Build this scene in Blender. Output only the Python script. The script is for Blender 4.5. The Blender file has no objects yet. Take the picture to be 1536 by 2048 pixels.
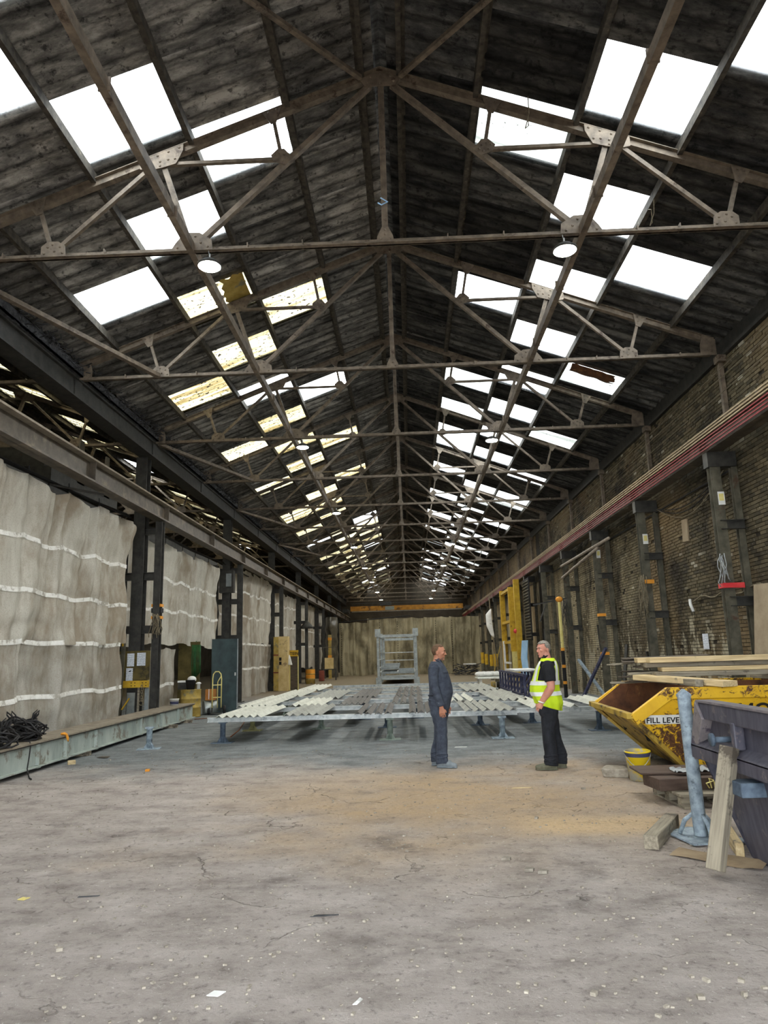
import bpy, bmesh, math, random
from mathutils import Vector, Matrix, noise, Euler
from mathutils.bvhtree import BVHTree
random.seed(7)
SC = bpy.context.scene
COL = SC.collection
PI = math.pi
V = Vector

# ---------------------------------------------------------------- camera
def cam_axes(p, y, r):
    f = V((-math.sin(y) * math.cos(p), math.cos(y) * math.cos(p), math.sin(p)))
    ri = V((math.cos(y), math.sin(y), 0)); up = ri.cross(f)
    c, s = math.cos(r), math.sin(r)
    return c * ri + s * up, -s * ri + c * up, f
cd = bpy.data.cameras.new('camera'); cam = bpy.data.objects.new('camera', cd); COL.objects.link(cam)
a, b, c = cam_axes(0.1989, 0.0292, -0.0283)
m = Matrix.Identity(4)
for i in range(3):
    m[i][0], m[i][1], m[i][2] = a[i], b[i], -c[i]
m[0][3], m[1][3], m[2][3] = 0, 0, 1.6
cam.matrix_world = m
cd.sensor_fit = 'AUTO'; cd.sensor_width = 36; cd.lens = 1420 / 2048 * 36; cd.clip_end = 300
SC.camera = cam
# ---------------------------------------------------------------- sky and exposure
W = bpy.data.worlds.new('overcast_sky'); SC.world = W; W.use_nodes = True
bg = W.node_tree.nodes['Background']
bg.inputs[0].default_value = (0.90, 0.955, 1.0, 1); bg.inputs[1].default_value = 1.0
SC.view_settings.view_transform = 'Standard'; SC.view_settings.look = 'None'
SC.view_settings.exposure = 3.6; SC.view_settings.gamma = 1.0
SC.view_settings.use_curve_mapping = False
SC.cycles.max_bounces = 9; SC.cycles.diffuse_bounces = 6; SC.cycles.glossy_bounces = 3
SC.cycles.transparent_max_bounces = 12; SC.cycles.caustics_reflective = False; SC.cycles.caustics_refractive = False
SC.cycles.sample_clamp_indirect = 6.0
SC.cycles.use_denoising = True

# ---------------------------------------------------------------- materials
def lin(c):
    return tuple(((v / 255) / 12.92 if v / 255 <= 0.04045 else ((v / 255 + 0.055) / 1.055) ** 2.4) for v in c) + (1,)

class N:
    """tiny node-tree builder"""
    def __init__(s, name):
        s.m = bpy.data.materials.new(name); s.m.use_nodes = True
        s.t = s.m.node_tree; s.n = s.t.nodes; s.l = s.t.links
        s.n.clear(); s.out = s.n.new('ShaderNodeOutputMaterial')
    def add(s, typ, ins=None, **props):
        nd = s.n.new(typ)
        for k, v in props.items(): setattr(nd, k, v)
        for k, v in (ins or {}).items():
            if isinstance(v, bpy.types.NodeSocket): s.l.new(v, nd.inputs[k])
            else: nd.inputs[k].default_value = v
        return nd
    def pos(s, kind='world', scale=(1, 1, 1), rot=(0, 0, 0), loc=(0, 0, 0)):
        if kind == 'world': src = s.add('ShaderNodeNewGeometry').outputs['Position']
        else: src = s.add('ShaderNodeTexCoord').outputs['Object']
        return s.add('ShaderNodeMapping', {'Vector': src, 'Scale': scale, 'Rotation': rot, 'Location': loc}).outputs[0]
    def noise(s, vec, scale, detail=4, rough=0.6, dist=0):
        return s.add('ShaderNodeTexNoise', {'Vector': vec, 'Scale': scale, 'Detail': detail, 'Roughness': rough, 'Distortion': dist}).outputs[0]
    def ramp(s, fac, stops, interp='LINEAR'):
        r = s.add('ShaderNodeValToRGB', {'Fac': fac}); cr = r.color_ramp; cr.interpolation = interp
        while len(cr.elements) < len(stops): cr.elements.new(0.5)
        for e, (p, c) in zip(cr.elements, stops):
            e.position = p; e.color = c if isinstance(c, tuple) else (c, c, c, 1)
        return r.outputs[0]
    def mix(s, fac, a, b, blend='MIX'):
        nd = s.add('ShaderNodeMix', data_type='RGBA', blend_type=blend)
        for k, v in ((0, fac), (6, a), (7, b)):
            if isinstance(v, bpy.types.NodeSocket): s.l.new(v, nd.inputs[k])
            else: nd.inputs[k].default_value = v
        return nd.outputs[2]
    def math(s, op, a, b=0.0, clamp=False):
        return s.add('ShaderNodeMath', {0: a, 1: b}, operation=op, use_clamp=clamp).outputs[0]
    def rng(s, v, a0, a1, b0=0.0, b1=1.0):
        return s.add('ShaderNodeMapRange', {'Value': v, 'From Min': a0, 'From Max': a1, 'To Min': b0, 'To Max': b1}, interpolation_type='SMOOTHSTEP').outputs[0]
    def bump(s, h, strength=0.3, dist=0.01):
        return s.add('ShaderNodeBump', {'Height': h, 'Strength': strength, 'Distance': dist}).outputs[0]
    def bsdf(s, color, rough=0.8, metal=0.0, normal=None, spec=0.3):
        p = s.add('ShaderNodeBsdfPrincipled', {'Base Color': color, 'Roughness': rough, 'Metallic': metal, 'Specular IOR Level': spec})
        if normal is not None: s.l.new(normal, p.inputs['Normal'])
        s.l.new(p.outputs[0], s.out.inputs[0]); return p

def mat(name, c1, c2, scale=6, rough=0.8, metal=0.0, bump=0.0, stretch=(1, 1, 1), kind='world', c3=None, t3=0.6, s3=2.0, rnd=0.0, spec=0.3, detail=5):
    n = N(name); v = n.pos(kind, stretch)
    f = n.noise(v, scale, detail)
    col = n.ramp(f, [(0.32, lin(c1)), (0.68, lin(c2))])
    if c3 is not None:
        g = n.noise(n.pos(kind, (1, 1, 1)), s3, 6, 0.7)
        col = n.mix(n.ramp(g, [(t3 - 0.04, 0.0), (t3 + 0.04, 1.0)]), col, lin(c3))
    if rnd:
        r = n.add('ShaderNodeObjectInfo').outputs['Random']
        k = n.rng(r, 0, 1, 1 - rnd, 1 + rnd)
        col = n.mix(1.0, col, n.add('ShaderNodeCombineColor', {0: k, 1: k, 2: k}).outputs[0], 'MULTIPLY')
    nb = n.bump(f, bump, 0.01) if bump else None
    n.bsdf(col, rough, metal, nb, spec)
    return n.m

M = {}
M['truss'] = mat('sooty_brown_steel', (84, 75, 64), (128, 114, 98), 7, 0.6, 0, 0.15, c3=(66, 52, 42), t3=0.62, s3=4)
M['dark_steel'] = mat('dark_steel', (42, 42, 40), (68, 66, 62), 6, 0.5, 0.0, 0.1, c3=(70, 55, 44), t3=0.66, s3=5)
M['girder'] = mat('crane_girder_steel', (62, 56, 48), (98, 88, 76), 4, 0.5, 0.0, 0.1, c3=(112, 100, 84), t3=0.6, s3=2)
M['stanchion'] = mat('wall_stanchion_steel', (62, 60, 50), (98, 94, 80), 5, 0.6, 0, 0.1, c3=(76, 56, 42), t3=0.64, s3=3)
M['purlin'] = mat('sooty_purlin', (46, 42, 38), (84, 78, 68), 9, 0.9, 0, 0.3, c3=(110, 102, 86), t3=0.66, s3=9)
M['galv'] = mat('galvanised_steel', (160, 166, 166), (205, 208, 206), 9, 0.45, 0.25, 0.05, c3=(140, 146, 148), t3=0.6, s3=6)
M['galv_dull'] = mat('dull_grey_paint', (122, 128, 130), (150, 156, 158), 6, 0.5, 0.1, 0.05, rnd=0.08)
M['stillage'] = mat('stillage_grey', (128, 136, 138), (164, 172, 174), 6, 0.5, 0.1, 0.03)
M['bar_pale'] = mat('pale_grey_primer', (180, 180, 168), (206, 206, 194), 5, 0.7, 0, 0.05, rnd=0.08)
M['bar_mid'] = mat('mid_grey_primer', (138, 138, 130), (166, 166, 156), 5, 0.7, 0, 0.05, rnd=0.1)
M['bar_dark'] = mat('dark_brown_primer', (84, 81, 78), (112, 107, 100), 5, 0.7, 0, 0.05, rnd=0.12)
M['stand'] = mat('blue_grey_overspray', (108, 120, 130), (160, 174, 182), 14, 0.7, 0, 0.25, c3=(88, 98, 104), t3=0.62, s3=9)
M['stand_dark'] = mat('dark_blue_overspray', (62, 74, 88), (100, 114, 128), 12, 0.7, 0, 0.2)
M['stand_green'] = mat('green_grey_overspray', (100, 112, 104), (140, 150, 140), 12, 0.7, 0, 0.2)
M['stand_yellow'] = mat('yellow_grey_overspray', (128, 126, 84), (160, 156, 110), 12, 0.7, 0, 0.2)
M['wood'] = mat('pale_sawn_timber', (176, 152, 112), (214, 194, 152), 4, 0.85, 0, 0.15, (0.6, 9, 9), 'obj', c3=(120, 112, 96), t3=0.63, s3=3, rnd=0.12)
M['wood_grey'] = mat('weathered_timber', (118, 110, 96), (164, 154, 134), 4, 0.9, 0, 0.25, (0.6, 9, 9), 'obj', c3=(86, 78, 68), t3=0.6, s3=4, rnd=0.15)
M['wood_dark'] = mat('dark_old_board', (70, 62, 54), (104, 94, 82), 5, 0.9, 0, 0.2, (0.6, 8, 8), 'obj', rnd=0.15)
M['board_brown'] = mat('brown_formwork_board', (72, 58, 50), (96, 80, 70), 5, 0.8, 0, 0.1, (0.8, 4, 4), 'obj')
M['cable'] = mat('black_rubber_cable', (18, 18, 20), (44, 42, 42), 20, 0.6)
M['rope'] = mat('grey_brown_rope', (96, 86, 70), (140, 130, 108), 30, 0.9)
M['red'] = mat('dark_red_conductor', (112, 34, 40), (146, 50, 54), 5, 0.5)
M['cream'] = mat('cream_conductor', (150, 132, 104), (186, 166, 134), 5, 0.6)
M['tape_red'] = mat('red_tape', (196, 44, 52), (214, 70, 70), 5, 0.5)
M['orange'] = mat('orange_tape', (214, 140, 40), (232, 160, 60), 5, 0.6)
M['crane_yellow'] = mat('dirty_orange_crane_paint', (150, 100, 28), (186, 128, 40), 3, 0.6, c3=(92, 64, 28), t3=0.6, s3=2)
M['yellow'] = mat('worn_yellow_paint', (172, 136, 32), (206, 168, 50), 5, 0.6, c3=(132, 104, 40), t3=0.63, s3=3)
M['yellow_pale'] = mat('faded_yellow_paint', (206, 190, 110), (226, 214, 146), 5, 0.6, c3=(160, 140, 80), t3=0.63, s3=5)
M['white'] = mat('grubby_white', (206, 206, 202), (232, 232, 228), 5, 0.7, c3=(168, 166, 160), t3=0.64, s3=5)
M['lightblue'] = mat('light_blue_film', (140, 186, 226), (176, 208, 236), 3, 0.5)
M['black'] = mat('matt_black', (20, 20, 22), (36, 36, 38), 8, 0.7)
M['darkgreen'] = mat('dark_teal_panel', (34, 48, 50), (52, 68, 70), 3, 0.55)
M['darkblue'] = mat('dark_blue_rack_paint', (44, 46, 70), (78, 80, 108), 5, 0.6, c3=(100, 98, 104), t3=0.62, s3=5)
M['redbox'] = mat('dull_red_crane', (104, 50, 40), (134, 70, 54), 4, 0.7)
M['greyplate'] = mat('grey_crane_plate', (96, 92, 84), (126, 120, 110), 4, 0.7)
M['tan'] = mat('tan_cabinet_board', (186, 160, 106), (214, 192, 140), 3, 0.8, c3=(150, 128, 96), t3=0.62, s3=2)
M['mustard'] = mat('mustard_barrel', (150, 126, 58), (186, 160, 88), 5, 0.7, c3=(120, 116, 96), t3=0.58, s3=4)
M['brownboard'] = mat('notice_board_ply', (78, 68, 36), (104, 92, 52), 4, 0.8, c3=(60, 54, 38), t3=0.6, s3=3)
M['steelsheet'] = mat('bare_steel_sheet', (120, 126, 124), (176, 180, 176), 4, 0.35, 0.5)
M['plastic_dark'] = mat('dark_plastic_sheet', (50, 48, 40), (92, 86, 72), 3, 0.35, 0, 0.3, spec=0.5)
M['cardboard'] = mat('trodden_cardboard', (132, 112, 88), (160, 140, 112), 6, 0.9)
M['rag'] = mat('grey_rag', (120, 124, 128), (180, 182, 180), 9, 0.9)
M['plaque'] = mat('tan_wall_patch', (138, 122, 100), (160, 144, 120), 4, 0.9)
M['stone'] = mat('dusty_rubble', (120, 112, 100), (168, 160, 146), 15, 0.95, rnd=0.2)
M['skin1'] = mat('tanned_skin', (166, 112, 88), (188, 134, 108), 12, 0.6)
M['skin2'] = mat('ruddy_skin', (186, 124, 106), (204, 146, 126), 10, 0.6)
M['stubble'] = mat('dark_stubble', (120, 88, 74), (146, 110, 92), 60, 0.8)
M['hair_brown'] = mat('short_brown_hair', (72, 54, 40), (106, 82, 60), 60, 0.8)
M['hair_grey'] = mat('grey_hair', (92, 88, 82), (150, 144, 132), 40, 0.7)
M['overall'] = mat('charcoal_blue_overall', (48, 54, 66), (70, 76, 88), 14, 0.9, 0, 0.4, c3=(92, 98, 108), t3=0.68, s3=9)
M['trouser'] = mat('black_trousers', (26, 27, 31), (40, 42, 48), 14, 0.9, 0, 0.3)
M['polo'] = mat('black_polo', (22, 23, 26), (33, 34, 38), 10, 0.9)
M['boot_grey'] = mat('grey_dusty_boots', (104, 112, 118), (138, 146, 150), 12, 0.7)
M['boot_green'] = mat('olive_brown_boots', (84, 84, 68), (116, 114, 94), 12, 0.7)
M['eye'] = mat('eye_dark', (40, 30, 26), (56, 44, 38), 5, 0.3)
M['lip'] = mat('lip', (176, 108, 98), (188, 120, 108), 5, 0.5)
M['hivis'] = mat('hi_vis_yellow', (186, 214, 30), (206, 232, 50), 5, 0.8, 0, 0.2, c3=(160, 190, 30), t3=0.62, s3=5)
M['reflect'] = mat('silver_reflective', (206, 210, 206), (230, 232, 230), 8, 0.4)
M['letter'] = mat('black_lettering', (20, 20, 20), (34, 32, 30), 8, 0.7)
M['letter_white'] = mat('white_lettering', (226, 230, 232), (240, 242, 242), 8, 0.7)
M['rust'] = mat('rusty_steel_inside', (74, 48, 34), (118, 76, 48), 5, 0.85, 0, 0.3, c3=(150, 112, 62), t3=0.64, s3=3)
M['junk'] = mat('blackened_debris', (30, 30, 32), (78, 78, 80), 12, 0.9, rnd=0.3)
M['trunking'] = mat('pale_pipe', (120, 108, 96), (150, 138, 124), 5, 0.5)

def roof_mat(name, dark, pale, amount):
    n = N(name)
    v = n.pos('world', (0.55, 1.5, 0.6))
    r = n.add('ShaderNodeObjectInfo').outputs['Random']
    off = n.add('ShaderNodeCombineXYZ', {0: n.math('MULTIPLY', r, 40), 1: r, 2: r}).outputs[0]
    v2 = n.add('ShaderNodeVectorMath', {0: v, 1: off}, operation='ADD').outputs[0]
    f = n.noise(v2, 2.2, 8, 0.72)
    g = n.noise(n.pos('world'), 7, 6, 0.7)
    col = n.ramp(f, [(0.36, lin(dark)), (0.50, lin(tuple((x + y) / 2 for x, y in zip(dark, pale)))), (0.62, lin(pale))])
    loc = n.add('ShaderNodeSeparateXYZ', {0: n.add('ShaderNodeTexCoord').outputs['Object']}).outputs[1]
    tro = n.math('FRACT', n.math('ADD', n.math('DIVIDE', loc, 0.3265), n.math('MULTIPLY', n.math('SUBTRACT', n.noise(n.pos('world', (1, 1, 1)), 5, 3), 0.5), 0.35)))
    soot = n.ramp(n.math('ABSOLUTE', n.math('SUBTRACT', tro, 0.5)), [(0.0, 0.7), (0.07, 0.4), (0.2, 0.0)])
    col = n.mix(soot, col, lin((24, 23, 22)))
    spots = n.ramp(g, [(0.36, 1.0), (0.45, 0.0)])
    col = n.mix(n.math('MULTIPLY', spots, 0.75), col, lin((26, 26, 26)))
    k = n.rng(r, 0, 1, 1 - amount, 1 + amount)
    col = n.mix(1.0, col, n.add('ShaderNodeCombineColor', {0: k, 1: k, 2: k}).outputs[0], 'MULTIPLY')
    n.bsdf(col, 0.95, 0, n.bump(g, 0.4, 0.02), 0.1)
    return n.m
M['roofL'] = roof_mat('sooty_fibre_cement_sheet', (64, 63, 61), (156, 152, 145), 0.35)
M['roofR'] = roof_mat('blackened_fibre_cement_sheet', (36, 37, 38), (96, 94, 90), 0.45)
M['roofA'] = roof_mat('annex_fibre_cement_sheet', (40, 38, 34), (90, 82, 66), 0.3)

def light_mat(name, tint, dirt_tint, thresh, spots, transl=0.15):
    """glass-fibre rooflight sheet: clear to daylight, stained along its corrugations"""
    n = N(name)
    r = n.add('ShaderNodeObjectInfo').outputs['Random']
    off = n.add('ShaderNodeCombineXYZ', {0: n.math('MULTIPLY', r, 30), 1: n.math('MULTIPLY', r, 17), 2: 0.0}).outputs[0]
    v = n.add('ShaderNodeVectorMath', {0: n.pos('world', (0.25, 2.6, 0.25)), 1: off}, operation='ADD').outputs[0]
    f = n.noise(v, 1.6, 5, 0.6)
    col = n.ramp(f, [(thresh - 0.12, tint), (thresh + 0.12, dirt_tint)])
    sp = n.ramp(n.noise(n.pos('world', (1, 1.6, 1)), 11, 4, 0.65), [(spots - 0.02, 1.0), (spots + 0.03, 0.0)])
    col = n.mix(sp, col, (0.006, 0.005, 0.004, 1))
    tr = n.add('ShaderNodeBsdfTransparent', {'Color': col})
    tl = n.add('ShaderNodeBsdfTranslucent', {'Color': col})
    mx = n.add('ShaderNodeMixShader', {0: transl, 1: tr.outputs[0], 2: tl.outputs[0]})
    n.l.new(mx.outputs[0], n.out.inputs[0])
    return n.m
M['glz_clear'] = light_mat('clear_rooflight', (0.9, 0.92, 0.92, 1), (0.7, 0.74, 0.72, 1), 0.6, 0.24)
M['glz_yellow'] = light_mat('aged_yellow_rooflight', (0.30, 0.27, 0.17, 1), (0.075, 0.055, 0.022, 1), 0.5, 0.41)
M['glz_pale'] = light_mat('stained_white_rooflight', (0.30, 0.31, 0.29, 1), (0.075, 0.078, 0.07, 1), 0.5, 0.34)

def brick_mat(name, flat=False):
    n = N(name)
    geo = n.add('ShaderNodeNewGeometry'); P = geo.outputs['Position']
    if flat:
        s = n.add('ShaderNodeSeparateXYZ', {0: P})
        uv = n.add('ShaderNodeCombineXYZ', {0: s.outputs[1], 1: s.outputs[2], 2: 0.0}).outputs[0]
        bt = n.add('ShaderNodeTexBrick', {'Vector': uv, 'Color1': lin((86, 72, 54)), 'Color2': lin((112, 96, 72)), 'Mortar': lin((70, 62, 50)), 'Scale': 1.0, 'Mortar Size': 0.006, 'Brick Width': 0.225, 'Row Height': 0.075})
        col = bt.outputs[0]
    else:
        r = n.math('FRACT', n.math('ADD', geo.outputs['Random Per Island'], n.add('ShaderNodeObjectInfo').outputs['Random']))
        col = n.ramp(r, [(0.0, lin((66, 60, 48))), (0.35, lin((86, 78, 60))), (0.8, lin((100, 90, 70))), (0.982, lin((108, 98, 78))), (0.99, lin((160, 154, 138)))])
    big = n.noise(P, 0.5, 4, 0.6)
    col = n.mix(n.ramp(big, [(0.36, 0.85), (0.54, 0.0)]), col, lin((38, 34, 30)))
    tanm = n.noise(P, 0.33, 2, 0.5)
    col = n.mix(n.ramp(tanm, [(0.52, 0.0), (0.7, 0.55)]), col, lin((140, 118, 86)))
    xyz = n.add('ShaderNodeSeparateXYZ', {0: P}); z = xyz.outputs[2]
    lime = n.math('MULTIPLY', n.math('MULTIPLY', n.rng(xyz.outputs[1], 18.5, 25.0), n.rng(z, 5.6, 4.0)), n.ramp(n.noise(n.pos('world', (1, 1, 0.4)), 1.1, 6, 0.7), [(0.40, 0.0), (0.62, 0.85)]))
    col = n.mix(lime, col, lin((164, 152, 124)))
    low = n.rng(z, 3.6, 0.8)
    wh = n.noise(n.pos('world', (1, 1, 0.5)), 2.4, 6, 0.7)
    thr = n.math('SUBTRACT', 0.72, n.math('MULTIPLY', low, 0.27))
    k = n.math('MULTIPLY', n.math('SUBTRACT', wh, thr), 14, True)
    col = n.mix(n.math('MULTIPLY', k, 0.8), col, lin((172, 164, 142)))
    fl = n.noise(P, 22, 2, 0.5)
    col = n.mix(n.ramp(fl, [(0.70, 0.0), (0.73, 0.8)]), col, lin((186, 182, 170)))
    n.bsdf(col, 0.9, 0, n.bump(n.noise(P, 40, 4), 0.5, 0.006), 0.2)
    return n.m
M['brick'] = brick_mat('old_brown_brick'); M['brick_far'] = brick_mat('old_brown_brick_far', True)
M['mortar'] = mat('dirty_mortar', (34, 30, 25), (56, 50, 40), 10, 0.95)

def floor_mat():
    n = N('stained_concrete_floor')
    geo = n.add('ShaderNodeNewGeometry'); P = geo.outputs['Position']
    s = n.add('ShaderNodeSeparateXYZ', {0: P}); x, y = s.outputs[0], s.outputs[1]
    big = n.noise(P, 0.6, 5, 0.6); mid = n.noise(n.pos('world', (0.7, 1, 1)), 2.6, 8, 0.7); fine = n.noise(P, 16, 8, 0.75)
    wob = n.math('MULTIPLY', n.math('SUBTRACT', big, 0.5), 5.0)
    yy = n.math('ADD', y, wob); xx = n.math('ADD', x, wob)
    col = n.ramp(mid, [(0.3, lin((130, 120, 114))), (0.46, lin((168, 158, 150))), (0.6, lin((184, 174, 166))), (0.75, lin((202, 194, 186)))])
    # rusty ochre dust in the middle of the floor
    d = n.math('SQRT', n.math('ADD', n.math('POWER', n.math('MULTIPLY', n.math('SUBTRACT', xx, 0.5), 0.30), 2.0), n.math('POWER', n.math('MULTIPLY', n.math('SUBTRACT', yy, 8.6), 0.30), 2.0)))
    och = n.math('MULTIPLY', n.rng(d, 1.15, 0.15), n.ramp(mid, [(0.25, 0.4), (0.6, 0.85)]))
    col = n.mix(och, col, lin((178, 150, 112)))
    # patch of sunlight by the timbers, painted into the floor colour
    sun_patch = n.math('MULTIPLY', n.rng(n.math('ABSOLUTE', n.math('SUBTRACT', n.math('ADD', y, n.math('MULTIPLY', wob, 0.12)), 7.1)), 0.55, 0.1), n.rng(n.math('ABSOLUTE', n.math('SUBTRACT', x, 1.75)), 1.05, 0.4))
    col = n.mix(n.math('MULTIPLY', sun_patch, 0.5), col, lin((226, 192, 140)))
    # blue-grey paint overspray around the racks
    bl = n.math('MULTIPLY', n.rng(yy, 9.8, 12.6), n.rng(yy, 34.0, 25.0))
    col = n.mix(n.math('MULTIPLY', bl, 0.85), col, n.ramp(mid, [(0.3, lin((84, 92, 96))), (0.7, lin((132, 140, 142)))]))
    far = n.rng(yy, 27.0, 36.0)
    col = n.mix(n.math('MULTIPLY', far, 0.85), col, lin((120, 106, 78)))
    # dark damp marks, grit and white specks
    col = n.mix(n.ramp(n.noise(P, 1.3, 5, 0.65), [(0.30, 0.55), (0.42, 0.0)]), col, lin((96, 88, 84)))
    col = n.mix(n.ramp(fine, [(0.32, 0.75), (0.46, 0.0)]), col, lin((92, 86, 80)))
    col = n.mix(n.ramp(n.noise(P, 30, 3, 0.6), [(0.655, 0.0), (0.70, 0.75)]), col, lin((216, 212, 204)))
    # cracks: warped cell borders, broken up by a mask
    wv = n.add('ShaderNodeVectorMath', {0: P, 1: n.add('ShaderNodeVectorMath', {0: n.add('ShaderNodeTexNoise', {'Vector': P, 'Scale': 2.2, 'Detail': 6.0}).outputs['Color'], 1: (0.9, 0.9, 0.9)}, operation='MULTIPLY').outputs[0]}, operation='ADD').outputs[0]
    vo = n.add('ShaderNodeTexVoronoi', {'Vector': wv, 'Scale': 0.85}, feature='DISTANCE_TO_EDGE').outputs['Distance']
    ck = n.math('MULTIPLY', n.ramp(vo, [(0.0, 1.0), (0.009, 0.0)]), n.ramp(n.noise(P, 1.1, 3), [(0.50, 0.0), (0.62, 1.0)]))
    col = n.mix(n.math('MULTIPLY', ck, 0.4), col, lin((78, 70, 62)))
    h = n.math('SUBTRACT', n.math('ADD', n.math('MULTIPLY', fine, 0.6), mid), n.math('MULTIPLY', ck, 0.8))
    n.bsdf(col, 0.9, 0, n.bump(h, 1.0, 0.05), 0.25)
    return n.m
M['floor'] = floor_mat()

def cloth_mat(name, c1, c2, stain, sc, thr, tl=0.25):
    n = N(name); P = n.pos('world', (1, 1, 0.16))
    f = n.noise(P, 3.2, 7, 0.65)
    col = n.ramp(f, [(0.3, lin(c1)), (0.7, lin(c2))])
    g = n.noise(n.pos('world', (1, 0.9, 0.5)), sc, 5, 0.7)
    col = n.mix(n.ramp(g, [(thr - 0.06, 0.0), (thr + 0.1, 0.7)]), col, lin(stain))
    fine = n.noise(n.pos('world'), 45, 3, 0.7)
    col = n.mix(n.ramp(fine, [(0.34, 0.35), (0.5, 0.0)]), col, lin(stain))
    d = n.bsdf(col, 0.9, 0, n.bump(f, 0.25, 0.03), 0.15)
    t = n.add('ShaderNodeBsdfTranslucent', {'Color': col})
    mx = n.add('ShaderNodeMixShader', {0: tl, 1: d.outputs[0], 2: t.outputs[0]})
    n.l.new(mx.outputs[0], n.out.inputs[0])
    return n.m
M['sheeting'] = cloth_mat('grubby_white_sheeting', (178, 173, 160), (212, 208, 196), (134, 116, 94), 0.75, 0.52, 0.12)
M['sheeting_low'] = cloth_mat('dusty_lower_sheeting', (158, 153, 142), (196, 191, 180), (124, 110, 92), 0.9, 0.5, 0.12)
M['sheeting_far'] = cloth_mat('grimy_far_sheeting', (140, 132, 108), (176, 166, 138), (74, 68, 54), 0.6, 0.52, 0.06)
M['band'] = mat('white_webbing_band', (214, 211, 203), (236, 234, 228), 9, 0.9, c3=(170, 164, 152), t3=0.56, s3=5)

def skip_mat():
    n = N('chipped_yellow_skip_paint'); P = n.pos('world')
    wv = n.noise(P, 10, 7, 0.75, 2.2)
    big = n.noise(P, 1.6, 3, 0.6)
    z = n.add('ShaderNodeSeparateXYZ', {0: P}).outputs[2]
    t = n.math('ADD', 0.49, n.math('MULTIPLY', n.math('SUBTRACT', 0.5, big), 0.7))
    t = n.math('ADD', t, n.rng(n.math('ABSOLUTE', n.math('SUBTRACT', z, 0.88)), 0.16, 0.04, 0.0, 0.12))
    k = n.math('MULTIPLY', n.math('SUBTRACT', wv, t), 22, True)
    col = n.ramp(n.noise(P, 3, 4), [(0.3, lin((206, 158, 20))), (0.7, lin((234, 190, 36)))])
    col = n.mix(k, col, n.ramp(n.noise(P, 20, 4), [(0.3, lin((58, 36, 26))), (0.7, lin((104, 66, 40)))]))
    n.bsdf(col, 0.55, 0, n.bump(wv, 0.2, 0.01), 0.35)
    return n.m
M['skip_yellow'] = skip_mat()
M['skip_end'] = mat('dulled_yellow_end_plate', (150, 124, 50), (196, 164, 70), 3, 0.6, 0, 0.1, c3=(80, 64, 42), t3=0.56, s3=2.4)
M['skip_purple'] = mat('dusty_violet_skip_paint', (58, 58, 70), (92, 89, 98), 5, 0.5, 0, 0.1, (3, 3, 0.6), c3=(118, 108, 106), t3=0.62, s3=5)
M['skip_purple_top'] = mat('scraped_violet_edge', (96, 90, 96), (142, 134, 132), 6, 0.6, 0, 0.1, c3=(70, 62, 74), t3=0.6, s3=6)
M['concrete_beam'] = mat('green_grey_girder_paint', (132, 142, 136), (172, 180, 172), 3, 0.6, 0, 0.1, (1, 1, 0.4), c3=(118, 112, 98), t3=0.58, s3=2.4)
M['dust_top'] = mat('brown_dusty_flange', (120, 110, 96), (150, 140, 124), 5, 0.95, 0, 0.2)
M['bucket'] = mat('yellow_splashed_bucket', (168, 166, 150), (196, 192, 176), 4, 0.5, c3=(226, 196, 30), t3=0.47, s3=3.2)

def paper_mat():
    n = N('printed_paper'); v = n.pos('obj', (1, 1, 1))
    s = n.add('ShaderNodeSeparateXYZ', {0: v})
    w = n.math('FRACT', n.math('MULTIPLY', s.outputs[2], 42.0))
    k = n.math('MULTIPLY', n.math('GREATER_THAN', w, 0.6), n.ramp(n.noise(v, 30, 2), [(0.42, 0.0), (0.46, 0.75)]))
    n.bsdf(n.mix(k, lin((220, 224, 232)), lin((96, 100, 110))), 0.8)
    return n.m
M['paper'] = paper_mat()
M['paper_dull'] = mat('faded_laminated_notice', (120, 124, 116), (150, 156, 146), 20, 0.5)
def emit(name, col, st):
    n = N(name); e = n.add('ShaderNodeEmission', {'Color': col, 'Strength': st}); n.l.new(e.outputs[0], n.out.inputs[0]); return n.m
M['lamp'] = emit('lit_lamp_lens', (1.0, 0.94, 0.81, 1), 40.0)

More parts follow.
